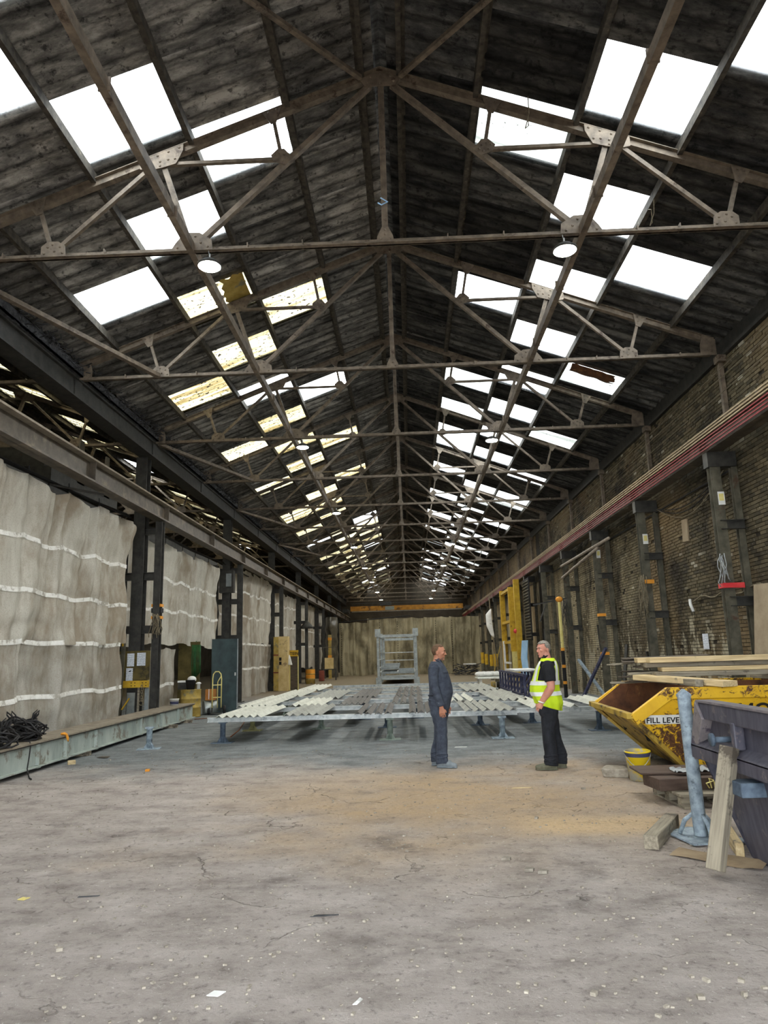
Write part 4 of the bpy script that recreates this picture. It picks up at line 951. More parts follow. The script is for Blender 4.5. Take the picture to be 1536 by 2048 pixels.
for i, (x, y) in enumerate(((3.5, 9.75), (3.5, 11.15), (5.0, 9.7), (5.0, 11.1))):
    mb = MB(); mb.box((0, 0, 0.04), (0.4, 0.12, 0.08)); tag(P('timber_block', mb, M['wood_grey'], None, loc=(x, y, 0)), ['block under the front left corner of the yellow skip', 'block under the rear left corner of the yellow skip', 'block under the front right corner of the yellow skip', 'block under the rear right corner of the yellow skip'][i], 'timber', 'blocks under the yellow skip')
# timber piled on the skip
def plank(label, p, q, w, h, mt='wood', group='planks piled on the yellow skip', cat='plank', roll=0.0, name='timber_plank'):
    p, q = V(p), V(q); d = q - p; L = d.length
    mb = MB(); mb.box((0, 0, 0), (L, w, h)); mb.v = [(x + random.uniform(-.004, .004), y + random.uniform(-.003, .003), z + random.uniform(-.003, .003)) for x, y, z in mb.v]
    o = P(name, mb, M[mt], None, bevel=0.006, loc=(p + q) / 2)
    o.rotation_mode = 'QUATERNION'; o.rotation_quaternion = d.to_track_quat('X', 'Z') @ Euler((roll, 0, 0)).to_quaternion()
    tag(o, label, cat, group); return o
plank('short thick board with grown rings, propped on the near rim of the yellow skip', (3.22, 10.35, 1.20), (3.86, 8.95, 1.145), 0.24, 0.07)
plank('pale bearer across the yellow skip under the long planks at left', (3.55, 9.1, 1.155), (3.5, 11.3, 1.155), 0.10, 0.09, 'wood_grey')
plank('bearer across the yellow skip under the long planks at right', (5.2, 9.0, 1.155), (5.2, 11.2, 1.155), 0.10, 0.09, 'wood_grey')
plank('lowest long plank on the skip, dirty front edge', (3.36, 10.15, 1.235), (6.9, 9.95, 1.235), 0.20, 0.06, 'wood_grey')
plank('second long plank up on the skip, set back', (3.46, 10.2, 1.298), (6.9, 10.1, 1.298), 0.20, 0.055)
plank('grey long plank in the middle of the pile on the skip', (3.30, 10.4, 1.36), (6.9, 10.3, 1.36), 0.24, 0.06, 'wood_grey')
plank('topmost long pale plank on the skip', (3.32, 10.22, 1.43), (6.9, 10.1, 1.43), 0.18, 0.075)
plank('short pale plank end under the topmost plank', (3.22, 10.45, 1.43), (4.3, 10.42, 1.43), 0.16, 0.07)
plank('long plank behind the topmost one', (3.6, 10.75, 1.40), (6.9, 10.65, 1.40), 0.2, 0.07, 'wood_grey')
plank('tall grey slab leaning on the brick wall at the right edge', (6.16, 13.02, 0.05), (6.50, 13.10, 2.68), 0.10, 0.52, 'plaque', None, 'slab', PI / 2, 'leaning_slab')
r6 = random.Random(21)
for i in range(9):
    x0 = 2.95 + r6.uniform(0, 0.5); z = 1.08 + 0.045 * i; y = 11.0 + r6.uniform(-.25, .35)
    lab = ['bottom', 'second', 'third', 'fourth', 'fifth', 'sixth', 'seventh', 'eighth', 'topmost'][i]
    plank(f'old grey warped board, {lab} of the heap at the back corner of the skip', (x0, y, z + r6.uniform(-.01, .02)), (x0 + r6.uniform(0.7, 1.4), y + r6.uniform(-.3, .3), z + r6.uniform(-.02, .06)), r6.uniform(.12, .3), 0.022, 'wood_dark' if i % 3 else 'wood_grey', 'old boards at the back of the skip', roll=r6.uniform(-.12, .12))
mb = MB(); mb.grid(16, 16, lambda u, v: (0.3 + 2.7 * u, 0.35 + 1.5 * v, 0.62 + 0.18 * noise.noise(V((u * 5, v * 5, 2))) - 0.3 * (abs(u - .5) * 1.6) ** 2 + 0.05 * noise.noise(V((u * 21, v * 21, 7)))))
o = P('skip_rubble', mb, M['junk'], None); o.matrix_world = sk.matrix_basis; tag(o, 'dark rubble filling the yellow skip below the planks', 'rubble', kind='stuff')

# ---------------------------------------------------------------- violet skip at the right edge
pk = T('violet_skip', 'dusty violet skip cut by the right edge of the picture', 'skip', (2.46, 6.26, 0))
mt = M['skip_purple']; DW = 1.7; LY = -3.0
mb = MB(); mb.prism([(0.02, 0.0, 1.14), (0.02, 0.24, 0.70), (0.02, -0.06, 0.66), (0.12, -0.30, 0.0), (0.12, LY + 0.6, 0.0), (0.02, LY + 0.1, 0.66), (0.02, LY, 1.14)], (0.03, 0, 0)); P('side_plate', mb, mt, pk)
mb = MB(); mb.prism([(DW, 0.0, 1.14), (DW, 0.24, 0.70), (DW, -0.06, 0.66), (DW - .1, -0.30, 0.0), (DW - .1, LY + 0.6, 0.0), (DW, LY + 0.1, 0.66), (DW, LY, 1.14)], (0.03, 0, 0)); P('side_plate', mb, mt, pk)
mb = MB(); mb.box((0.0, LY / 2, 1.075), (0.10, -LY, 0.135)); P('top_band', mb, mt, pk, bevel=0.008)
mb = MB(); mb.box((0.0, LY / 2, 1.15), (0.13, -LY + 0.02, 0.016)); P('top_edge', mb, M['skip_purple_top'], pk)
mb = MB(); mb.box((-0.01, LY / 2 + 0.1, 0.73), (0.12, -LY + 0.2, 0.11)); mb.prism([(-0.07, LY, 0.785), (0.03, LY, 0.85), (0.03, 0.2, 0.85), (-0.07, 0.2, 0.785)], (0, 0, -0.02)); P('middle_band', mb, mt, pk, bevel=0.006)
mb = MB(); mb.prism([(-0.07, 0.02, 1.15), (-0.06, 0.25, 0.72), (-0.06, 0.17, 0.655), (-0.07, -0.10, 1.01)], (0.10, 0, 0)); P('end_post', mb, M['skip_purple_top'], pk, bevel=0.006)
for y in (-0.62, -1.7): mb = MB(); mb.box((-0.02, y, 0.93), (0.08, 0.07, 0.2)); P('rib', mb, mt, pk, bevel=0.01)
mb = MB(); mb.tube([(0.02, -0.46, 0.89), (-0.14, -0.46, 0.89)], 0.022, 10); mb.tube([(-0.14, -0.46, 0.89), (-0.16, -0.46, 0.89)], 0.05, 12); P('lifting_lug', mb, M['stand_dark'], pk, True)
mb = MB(); mb.box((-0.05, -0.75, 0.585), (0.18, 0.2, 0.10)); P('bracket', mb, M['stand_dark'], pk, bevel=0.008)
mb = MB(); mb.add([(0.03, 0.24, 0.70), (DW, 0.24, 0.70), (DW - .1, -0.30, 0.0), (0.13, -0.30, 0.0)], [(0, 1, 2, 3)]); mb.v += [(x, y, z - 0.03) for x, y, z in mb.v[:4]]; mb.f += [(7, 6, 5, 4), (0, 1, 5, 4)]; mb.mi += [0, 0]; P('end_plate', mb, mt, pk)
mb = MB(); mb.bb(0.12, DW - .1, LY + 0.6, -0.30, 0, 0.03); P('bottom_plate', mb, mt, pk)
mb = MB(); mb.add([(0.03, LY + .1, 1.1), (DW, LY + .1, 1.1), (DW - .1, LY + 0.6, 0.0), (0.13, LY + 0.6, 0.0)], [(3, 2, 1, 0)]); P('end_plate', mb, mt, pk)
text('lettering', 'JA', 0.10, M['letter_white'], pk, (0.035, -0.86, 0.47), (PI / 2, 0, -PI / 2)); text('lettering', 'TH', 0.10, M['letter_white'], pk, (0.055, -0.90, 0.34), (PI / 2, 0, -PI / 2))

# blue-grey post stand, timbers, pallet, bucket near the skips
t = T('tall_post_stand', 'tall pale blue-grey post stand in front of the skips', 'stand', (2.42, 6.53, 0))
mb = MB(); mb.tube([(0, 0, 0.03), (-0.02, 0, 1.19)], 0.056, 16, caps=False); mb.tube([(0, 0, 0.03), (-0.02, 0, 1.17)], 0.046, 16); P('post', mb, M['stand'], t, True)
mb = MB(); mb.prism([(-0.075, -0.03, 1.17), (0.035, -0.03, 1.17), (0.035, -0.03, 1.19), (-0.02, -0.03, 1.235), (-0.075, -0.03, 1.19)], (0, 0.06, 0)); P('v_head', mb, M['stand'], t)
mb = MB(); mb.prism([(-0.24, 0.18, 0.012), (-0.16, -0.26, 0.012), (0.30, -0.2, 0.012), (0.28, 0.28, 0.012), (0.0, 0.33, 0.012)], (0, 0, 0.012)); P('base_plate', mb, M['stand'], t)
for q in (2.6, 4.9, 0.6):
    d = V((math.cos(q), math.sin(q), 0)); mb = MB(); mb.tube([d * 0.05 + V((0, 0, .20)), d * 0.12 + V((0, 0, .14)), d * 0.17 + V((0, 0, .03))], [0.016, 0.02, 0.018], 8); P('foot_strut', mb, M['stand'], t, True)
plank('square timber lying loose on the floor left of the post stand', (1.90, 6.22, 0.055), (2.36, 7.02, 0.055), 0.115, 0.105, 'wood_grey', None, 'timber', name='timber_baulk')
plank('grey timber prop leaning against the violet skip', (2.12, 5.52, 0.04), (2.36, 5.62, 0.86), 0.105, 0.10, 'wood_grey', None, 'timber', 0.3, 'timber_prop')
plank('pale plank on the floor behind the post stand, under the violet skip', (2.80, 7.1, 0.05), (2.50, 5.98, 0.05), 0.06, 0.10, 'wood', None, 'plank')
mb = MB(); mb.grid(10, 6, lambda u, v: (1.98 + 0.5 * u + 0.16 * v, 6.05 - 0.46 * u + 0.22 * v, 0.006 + 0.006 * math.sin(u * 7 + v * 3) + 0.010 * (u > 0.85))); tag(P('cardboard_sheet', mb, M['cardboard']), 'torn brown cardboard flattened on the floor by the timber prop', 'cardboard')
pt = T('pallet', 'wooden pallet on the floor between the two skips', 'pallet', (3.14, 8.1, 0), 0.05)
for y in (-0.33, -0.11, 0.11, 0.33): mb = MB(); mb.box((0, y, 0.125), (0.95, 0.14, 0.022)); P('deck_board', mb, M['wood_grey'], pt)
for x in (-0.4, 0, 0.4):
    mb = MB(); mb.box((x, 0, 0.105), (0.1, 0.8, 0.018)); P('stringer', mb, M['wood_grey'], pt)
    for y in (-0.33, 0, 0.33): mb = MB(); mb.box((x, y, 0.058), (0.12, 0.12, 0.076)); P('block', mb, M['wood_grey'], pt, bevel=0.004)
    mb = MB(); mb.box((x, 0, 0.010), (0.1, 0.8, 0.02)); P('bottom_board', mb, M['wood_grey'], pt)
plank('dark brown formwork board, lower of two on the pallet', (2.52, 8.05, 0.20), (3.5, 8.15, 0.20), 0.42, 0.12, 'board_brown', 'brown boards on the pallet', 'board')
plank('thin brown board, upper of two on the pallet', (2.45, 8.35, 0.275), (3.3, 8.3, 0.275), 0.5, 0.025, 'board_brown', 'brown boards on the pallet', 'board')
mb = MB(); mb.grid(18, 12, lambda u, v: (2.78 + 0.42 * u, 8.0 + 0.25 * v + 0.05 * u, 0.295 + 0.05 * abs(noise.noise(V((u * 6, v * 4, 3)))))); tag(P('rag', mb, M['rag'], None, True), 'crumpled grey rag on the brown boards', 'rag')
t = T('plastic_strapping', 'yellow plastic strapping bunched on the pallet beside the post', 'strapping', (3.16, 7.8, 0.14))
for i in range(7): q = i * 0.4 - 1.2; mb = MB(); mb.tube([(0, 0, 0.01), (0.08 * math.sin(q), 0.02, 0.10), (0.15 * math.sin(q), 0.05, 0.14 * math.cos(q) + 0.02), (0.11 * math.sin(q), 0.08, 0.02)], 0.008, 5); P('strap_loop', mb, M['yellow_pale'], t)
t = T('bucket', 'dented yellow-splashed paint bucket beside the yellow skip', 'bucket', (2.80, 9.36, 0.004), 0.3)
mb = MB(); mb.lathe([(0.115, 0.0), (0.122, 0.004), (0.152, 0.33), (0.160, 0.335), (0.160, 0.345), (0.150, 0.35), (0.142, 0.34), (0.115, 0.02)], 28); P('shell', mb, M['bucket'], t, True)
mb = MB(); mb.lathe([(0.151, 0.285), (0.1575, 0.32), (0.158, 0.33)], 28, caps=False); P('rim_label', mb, M['darkblue'], t, True, label='violet-grey printed band below the rim')
mb = MB(); mb.tube([(0.155 * math.cos(q), 0.155 * math.sin(q) , 0.31 - 0.14 * math.sin(q - 2.6) ** 2 * (1 if 2.6 < q < 5.8 else 0)) for q in [2.6 + 3.14 * i / 10 for i in range(11)]], 0.005, 5); P('handle', mb, M['galv'], t, True)
t.rotation_euler = (0.02, -0.03, 0.3)
mb = MB(); mb.prism([(2.40, 9.62, 0.0), (2.70, 9.5, 0.0), (2.78, 9.85, 0.0), (2.55, 9.95, 0.0)], (0.0, 0, 0.10)); mb.v = [(x + random.uniform(-.03, .03), y, z) for x, y, z in mb.v]; tag(P('broken_slab', mb, M['stone'], None, bevel=0.01), 'broken pale slab on the floor behind the bucket', 'stone')

# ---------------------------------------------------------------- notice board and oddments at the nearest left stanchion
YN = ty(2) - 0.28
t = T('notice_board', 'brown ply notice board with papers on the nearest left stanchion', 'notice board', (-7.05, YN, 0))
mb = MB(); mb.box((0, 0, 1.52), (0.98, 0.02, 0.72)); P('board', mb, M['brownboard'], t)
mb = MB(); mb.box((0, -0.02, 1.06), (0.98, 0.05, 0.17)); P('yellow_rail', mb, M['yellow'], t, label='mustard yellow drilled bar along the foot')
mb = MB()
for x in (-0.42, -0.3, 0.05, 0.14, 0.33, 0.42): mb.tube([(x, -0.047, 1.09), (x, -0.043, 1.09)], 0.014, 8); mb.tube([(x, -0.047, 1.02), (x, -0.043, 1.02)], 0.014, 8)
P('bolt_holes', mb, M['black'], t, kind='stuff')
for nm, x, z, w, h, m_, lab in (('notice', -0.36, 1.73, 0.17, 0.14, 'paper_dull', 'small faded notice, top left'), ('notice', -0.35, 1.50, 0.21, 0.24, 'paper_dull', 'faded grey-green notice on the left'), ('notice', 0.0, 1.66, 0.18, 0.32, 'paper', 'white printed sheet, centre top'), ('notice', -0.02, 1.30, 0.17, 0.31, 'paper', 'white sheet with a dark sketch, centre below'), ('notice', 0.27, 1.67, 0.22, 0.32, 'paper', 'white printed sheet, right')):
    mb = MB(); mb.box((0, 0, 0), (w, 0.004, h)); P(nm, mb, M[m_], t, loc=(x, -0.016, z), label=lab)
mb = MB(); mb.prism([(-0.05, -0.021, 1.37), (0.0, -0.021, 1.40), (0.03, -0.021, 1.405), (0.0, -0.021, 1.36)], (0, 0.002, 0)); P('sketch', mb, M['letter'], t)
mb = MB(); mb.bar((-7.28, YN - 0.12, 0.0), (-7.20, YN - 0.10, 2.32), 0.10, 0.03, (0, 1, 0)); tag(P('flat_bar', mb, M['stanchion']), 'brown flat bar standing in front of the notice board', 'bar')
mb = MB(); mb.bar((-7.2, YN - 0.2, 2.0), (-7.2, YN - 0.2, 2.3), 0.04, 0.03); tag(P('yellow_tag', mb, M['yellow']), 'yellow strip at the top of the brown flat bar', 'tag')
for i, (x, w, h, m_, lab) in enumerate(((-7.45, 0.16, 0.95, 'steelsheet', 'shiny curved steel sheet under the notice board, leftmost'), (-7.02, 0.2, 0.85, 'steelsheet', 'steel sheet standing under the notice board, middle'), (-6.83, 0.05, 0.98, 'wood_grey', 'pale lath standing under the notice board'), (-6.62, 0.10, 0.95, 'galv_dull', 'grey steel strip under the notice board, rightmost'))):
    mb = MB(); mb.box((0, 0, h / 2), (w, 0.03, h)); tag(P('leaning_offcut', mb, M[m_], None, loc=(x, YN + 0.02, 0)), lab, 'offcut')
mb = MB(); mb.bar((-7.2, YN - 0.08, 0.45), (-7.02, YN - 0.08, 0.72), 0.04, 0.03); tag(P('yellow_offcut', mb, M['yellow']), 'short yellow strip leaning below the notice board', 'offcut')
t = T('chain', 'rusty chain with ring hanging from the notice board bar', 'chain', (-6.72, YN - 0.06, 0.6))
for i in range(6): mb = MB(); c0 = V((0.02 * (i % 2), -0.02, 0.40 - 0.065 * i)); mb.tube([c0 + V((0.022 * math.cos(q), 0.012 * math.cos(q) * (i % 2), 0.042 * math.sin(q))) for q in [2 * PI * k / 10 for k in range(10)]], 0.008, 5, True); P('link', mb, M['rope'], t)
mb = MB(); mb.tube([(0.055 * math.cos(q), -0.02, 0.0 + 0.055 * math.sin(q)) for q in [2 * PI * k / 14 for k in range(14)]], 0.011, 6, True); P('ring', mb, M['rope'], t)
def tapewrap(label, x, y, z, w, d, h, m_, name='tape_wrap'):
    mb = MB(); mb.box((0, 0, 0), (w, d, h)); return tag(P(name, mb, M[m_], None, loc=(x, y, z)), label, 'tape', 'tape wrapped on stanchions')
for z, m_, lab in ((3.03, 'orange', 'upper orange tape on the nearest left stanchion'), (2.90, 'black', 'black tape between two orange bands, nearest left stanchion'), (2.72, 'orange', 'lower orange tape on the nearest left stanchion')): tapewrap(lab, -6.51, ty(2) - 0.02, z, 0.25, 0.21, 0.12 if m_ == 'black' else 0.07, m_)
def ragbundle(label, loc, h, seed, mt='rope', n=14, r=0.07):
    rd = random.Random(seed); mb = MB()
    for i in range(n):
        a = rd.uniform(0, 6.28); pts = [V((r * math.cos(a), r * math.sin(a) - 0.02, h * 0.5 * rd.uniform(.6, 1)))]
        for k in range(5): p = pts[-1]; pts.append(V((p.x + rd.uniform(-.05, .05), p.y + rd.uniform(-.03, .03), p.z - h * rd.uniform(.12, .26))))
        mb.tube(pts, 0.010, 5)
    return tag(P('rope_bundle', mb, M[mt], None, True, loc=loc), label, 'rope', 'frayed rope tied to stanchions')
ragbundle('frayed rope hanging on the nearest left stanchion under the orange tape', (-6.50, ty(2) - 0.18, 2.55), 0.55, 3)
ragbundle('frayed rope hanging on the second brick-wall stanchion', (6.02, ty(2) - 0.14, 3.0), 0.9, 5)
ragbundle('torn plastic strip tied to the nearest brick-wall stanchion', (6.06, ty(1) - 0.12, 3.05), 0.6, 6, 'rag', 8, 0.05)
ragbundle('dark rope bundle on the fourth brick-wall stanchion', (6.0, ty(4) - 0.14, 3.1), 0.9, 8, 'dark_steel')
tapewrap('red tape on the nearest brick-wall stanchion', 6.13, ty(1) - 0.05, 2.72, 0.26, 0.22, 0.09, 'tape_red'); tapewrap('red tape tail beside the nearest brick-wall stanchion', 6.32, ty(1) - 0.12, 2.72, 0.2, 0.01, 0.10, 'tape_red')
tapewrap('orange tape patch on the second brick-wall stanchion', 6.18, ty(2) - 0.05, 3.25, 0.22, 0.2, 0.10, 'orange')
tapewrap('orange band high on the third brick-wall stanchion', 6.15, ty(3) - 0.02, 2.66, 0.23, 0.2, 0.09, 'orange'); tapewrap('orange band low on the third brick-wall stanchion', 6.15, ty(3) - 0.02, 1.46, 0.23, 0.2, 0.09, 'orange')

# brick wall fittings
for i, (y, z, lab) in enumerate(((ty(1) - .11, 4.42, 'small yellow and white sign plate on the nearest brick-wall stanchion'), (ty(2) - .11, 4.35, 'small sign plate on the second brick-wall stanchion'), (ty(3) - .11, 4.6, 'small sign plate on the third brick-wall stanchion'))):
    mb = MB(); mb.box((6.19, y, z), (0.13, 0.008, 0.26)); o = tag(P('sign_plate', mb, M['white']), lab, 'sign', 'sign plates on stanchions'); mb = MB(); mb.box((6.19, y - 0.006, z + 0.02), (0.09, 0.004, 0.14)); P('printed_panel', mb, M['yellow_pale'], o)
mb = MB(); mb.box((6.59, 16.7, 4.28), (0.03, 0.34, 0.52), (0.08, 0, 0)); tag(P('wall_patch', mb, M['plaque']), 'tan board fixed to the brick wall between stanchions', 'board')
mb = MB(); mb.box((0, 0, 0), (0.006, 0.30, 0.34)); tag(P('wall_notice', mb, M['paper'], None, loc=(6.585, 16.25, 1.70)), 'white paper notice on the brick wall above the planks', 'notice')
mb = MB(); mb.tube([(6.57, 12.2 + 0.25 * i, 2.72 - 0.004 * i + 0.05 * math.sin(i * 1.3) - (0.04 if 5 < i < 12 else 0)) for i in range(19)], 0.018, 6); tag(P('wall_cable', mb, M['rope'], None, True), 'wavy cable clipped along the brick wall behind the nearest stanchion', 'cable')
mb = MB(); mb.tube([(6.52, 16.72, 2.66), (6.50, 16.66, 2.55), (6.52, 16.58, 2.38)], 0.035, 8); tag(P('cable_end', mb, M['white'], None, True), 'white insulated cable end hanging on the brick wall', 'cable')
for i in range(3):
    mb = MB(); mb.tube([(6.5, 14.2 + (18.2 - 14.2) * q / 12, 5.1 - (0.55 - 0.12 * i) * math.sin(PI * q / 12)) for q in range(13)], 0.012, 5); tag(P('slack_cable', mb, M['rope'] if i == 0 else M['black'], None, True), ['lowest slack cable looping below the crane rail', 'middle slack cable looping below the crane rail', 'highest slack cable looping below the crane rail'][i], 'cable')
mb = MB(); mb.tube([(6.56, 14.0, 5.05), (6.56, 60.0, 5.0)], 0.02, 6); tag(P('conduit', mb, M['black']), 'dark conduit along the brick wall under the crane rail', 'conduit')
for i, (z) in enumerate((6.98, 6.8, 6.5)):
    mb = MB(); mb.tube([(6.44, 8.0, z + .1), (6.46, 30, z)], 0.008, 5); tag(P('wall_wire', mb, M['rope']), ['uppermost wire strung along the upper brick wall', 'middle wire strung along the upper brick wall', 'lowest wire strung along the upper brick wall'][i], 'wire')
for i, (p, q) in enumerate((((6.0, 27.6, 4.78), (6.0, 20.9, 4.80)), ((6.0, 27.6, 4.33), (6.0, 22.2, 4.70)))):
    mb = MB(); mb.tube([p, q], 0.05, 8); tag(P('steel_pipe', mb, M['trunking'], None, True), ['upper of two long pipes slung beside the brick-wall stanchions', 'lower of two long pipes slung beside the brick-wall stanchions'][i], 'pipe')
t = T('wall_pole', 'tan pole with orange and black bands by the brick wall, right of the men', 'pole', (5.35, 25.4, 0))
mb = MB(); mb.tube([(0, 0, 1.6), (0, 0, 3.35)], 0.055, 10); P('tan_section', mb, M['yellow_pale'], t); mb = MB(); mb.tube([(0, 0, 0), (0, 0, 1.6)], 0.065, 10); P('dark_section', mb, M['black'], t)
for z in (0.45, 1.0, 1.58): mb = MB(); mb.tube([(0, 0, z), (0, 0, z + .1)], 0.07, 10); P('orange_band', mb, M['orange'], t)
mb = MB(); mb.bar((-0.9, 0.1, 3.2), (0.3, 0.1, 3.4), 0.06, 0.05); mb.bar((-0.7, 0.1, 2.6), (-0.45, 0.1, 3.2), 0.04, 0.04); P('bracket_arm', mb, M['dark_steel'], t)
mb = MB(); mb.ell((0, -0.02, 3.36), (0.13, 0.1, 0.1)); P('orange_tie', mb, M['orange'], t)
mb = MB(); mb.bar((5.55, 20.6, 1.62), (5.1, 22.2, 0.05), 0.07, 0.07); tag(P('blue_bar', mb, M['darkblue']), 'dark blue bar leaning up to the right beside the brick wall', 'bar')
mb = MB(); mb.bar((5.2, 22.5, 1.3), (5.65, 20.9, 0.05), 0.08, 0.06); tag(P('blue_bar', mb, M['stand']), 'blue striped bar leaning to the left, crossing the dark blue bar', 'bar')
for i, (x, y, z, dx) in enumerate(((5.9, 19.5, 1.7, -.35), (6.3, 19.1, 1.5, .1), (6.35, 24.0, 2.4, .06), (6.4, 28.8, 2.2, .05), (6.35, 33.5, 2.6, -.1), (6.3, 38, 2.4, .05), (6.3, 43, 3.0, -.06), (6.25, 47.5, 3.0, .05), (6.2, 52, 3.2, .05))):
    mb = MB(); mb.bar((x + dx, y, 0), (x, y + .3, z), 0.08, 0.05); tag(P('leaning_steel', mb, M['dark_steel']), f'{ORD[i]} dark steel length leaning on the brick wall from the skips', 'steel bar', 'steel lengths leaning on the brick wall')

# right-hand mid-distance
t = T('rack_row', 'long dark blue steel rack standing along the brick wall behind the hi-vis man', 'rack', (3.9, 25.8, 0))
for y in range(-4, 5):
    mb = MB(); mb.box((-0.35, y * 0.75, 0.42), (0.07, 0.07, 0.84)); mb.box((0.5, y * 0.75, 0.42), (0.07, 0.07, 0.84)); mb.bar((-0.35, y * 0.75, 0.1), (0.1, y * 0.75, 0.8), 0.05, 0.05); P('upright', mb, M['darkblue'], t)
for x in (-0.35, 0.5): mb = MB(); mb.box((x, 0, 0.87), (0.09, 6.3, 0.07)); P('top_rail', mb, M['darkblue'], t); mb = MB(); mb.box((x, 0, 0.25), (0.07, 6.3, 0.06)); P('lower_rail', mb, M['darkblue'], t)
mb = MB(); mb.box((0.3, 1.6, 0.92), (0.9, 2.4, 0.06)); P('white_board', mb, M['white'], t)
t = T('work_bench', 'white-topped bench with pots beside the yellow gate', 'bench', (3.75, 33.8, 0))
mb = MB(); mb.box((0, 0, 0.45), (1.4, 1.4, 0.08)); P('top', mb, M['white'], t, bevel=0.02)
for x in (-0.55, 0.55):
    for y in (-0.55, 0.55): mb = MB(); mb.box((x, y, 0.2), (0.12, 0.12, 0.41)); P('leg', mb, M['white'], t)
for i in range(6): tag(P('wrapped_pack', MB().ell((0, 0, 0.0), (0.24, 0.3, 0.12)), M['white'], None, True, loc=(3.25 + 0.2 * i, 34.0 + 0.12 * (i % 2), 0.61)), f'{["leftmost", "second", "third", "fourth", "fifth", "rightmost"][i]} white wrapped pack on the far bench', 'pack', 'white packs on the bench')
for i, (x, m_) in enumerate(((3.7, 'mustard'), (3.95, 'black'))): tag(P('tin', MB().lathe([(0.1, 0), (0.1, 0.3), (0.08, 0.31)], 14), M[m_], None, True, loc=(x, 32.7, 0)), ['tan tin standing before the white bench', 'black tin standing before the white bench'][i], 'tin')
t = T('yellow_gate_frame', 'tall yellow steel gantry frame against the brick wall', 'frame', (5.55, 37.6, 0))
for y, h, m_ in ((4.4, 5.1, 'yellow'), (0.9, 5.0, 'yellow'), (-1.2, 5.2, 'yellow')): mb = MB(); mb.box((0, y, h / 2), (0.28, 0.22, h)); P('post', mb, M[m_], t)
for z in (4.9, 3.2, 2.1): mb = MB(); mb.box((0, 2.6, z), (0.2, 3.6, 0.14)); P('cross_rail', mb, M['yellow'], t)
mb = MB(); mb.box((0.02, 0.88, 0.8), (0.32, 0.26, 1.6)); P('pale_shoe', mb, M['yellow_pale'], t)
mb = MB(); mb.box((0.35, -2.2, 3.6), (0.06, 1.6, 3.0)); P('grille_backing', mb, M['black'], t)
for i in range(20): mb = MB(); mb.box((0.30, -2.2, 2.2 + 0.145 * i), (0.05, 1.6, 0.05)); P('grille_slat', mb, M['stanchion'], t)
mb = MB(); mb.box((-0.1, 4.0, 1.1), (0.1, 0.2, 2.2)); mb.box((-0.1, 2.8, 1.0), (0.08, 2.2, 0.1)); P('white_brace', mb, M['white'], t)
mb = MB(); mb.ell((-0.15, -1.2, 2.6), (0.12, 0.12, 0.12)); P('red_valve', mb, M['tape_red'], t)
mb = MB(); mb.prism([(5.35, 34.6, 0.5), (5.55, 34.2, 0.5), (5.52, 34.3, 1.3), (5.56, 34.0, 2.1), (5.38, 34.6, 2.1), (5.32, 34.8, 1.3)], (0.03, 0, 0)); tag(P('blue_board', mb, M['lightblue']), 'light blue film-covered board leaning by the yellow gate', 'board')
for i, (x, y, h) in enumerate(((4.95, 49.2, 1.6), (5.0, 47.2, 1.5), (4.85, 43.0, 1.45), (4.75, 40.0, 1.5))):
    t = T('bollard', f'{["farthest", "third", "second", "nearest"][i]} yellow-topped post in the row along the brick wall', 'bollard', (x, y, 0), 0, 'yellow-topped posts by the wall'); mb = MB(); mb.tube([(0, 0, 0.0), (0, 0, h * .55)], 0.11, 10); P('base', mb, M['stanchion'], t); mb = MB(); mb.tube([(0, 0, h * .55), (0, 0, h)], 0.115, 10); P('yellow_top', mb, M['yellow'], t)
t = T('flag_pole', 'thin pole with a limp white cloth by the far brick wall', 'pole', (4.75, 39.0, 0)); mb = MB(); mb.tube([(0, 0, 0), (-0.25, 0, 3.1)], 0.03, 6); P('pole', mb, M['rope'], t)
mb = MB(); mb.tube([(0.15, 0, 1.9), (-0.3, 0, 0.4)], 0.025, 6); P('stay', mb, M['mustard'], t)
mb = MB(); mb.loft([((-0.25, 0, 3.9), (.03, 0, 0), (0, .03, 0)), ((-0.38, 0, 3.6), (.16, 0, 0), (0, .05, 0)), ((-0.36, 0, 3.0), (.17, 0, 0), (0, .06, 0)), ((-0.22, 0, 2.5), (.10, 0, 0), (0, .04, 0)), ((-0.15, 0, 2.35), (.02, 0, 0), (0, .02, 0))], 14); P('cloth', mb, M['white'], t, True); mb = MB(); mb.tube([(-0.25, 0, 3.1), (-0.3, 0, 4.6)], 0.03, 6); P('pole_top', mb, M['rope'], t)
rd = random.Random(8); mb = MB()
for i in range(70): c_ = V((4.1 + rd.uniform(-.9, .9), 53.5 + rd.uniform(-.6, .6), rd.uniform(0.05, 0.75))); a_ = rd.uniform(0, 6.28); d = V((math.cos(a_), math.sin(a_), rd.uniform(-.3, .3))) * rd.uniform(.3, .8); mb.bar(c_ - d * .5, c_ + d * .5, rd.uniform(.03, .12), .04)
mb.v = [(x, y, max(0.0, z)) for x, y, z in mb.v]; tag(P('scrap_pile', mb, M['junk']), 'dark scrap pile on the floor before the far curtain', 'scrap', kind='stuff')
tag(P('white_sheet_pack', MB().box((0, 0, 0), (0.9, 0.5, 0.08)), M['white'], None, loc=(4.4, 53.3, 0.80)), 'white sheet lying on the far dark scrap pile', 'sheet')

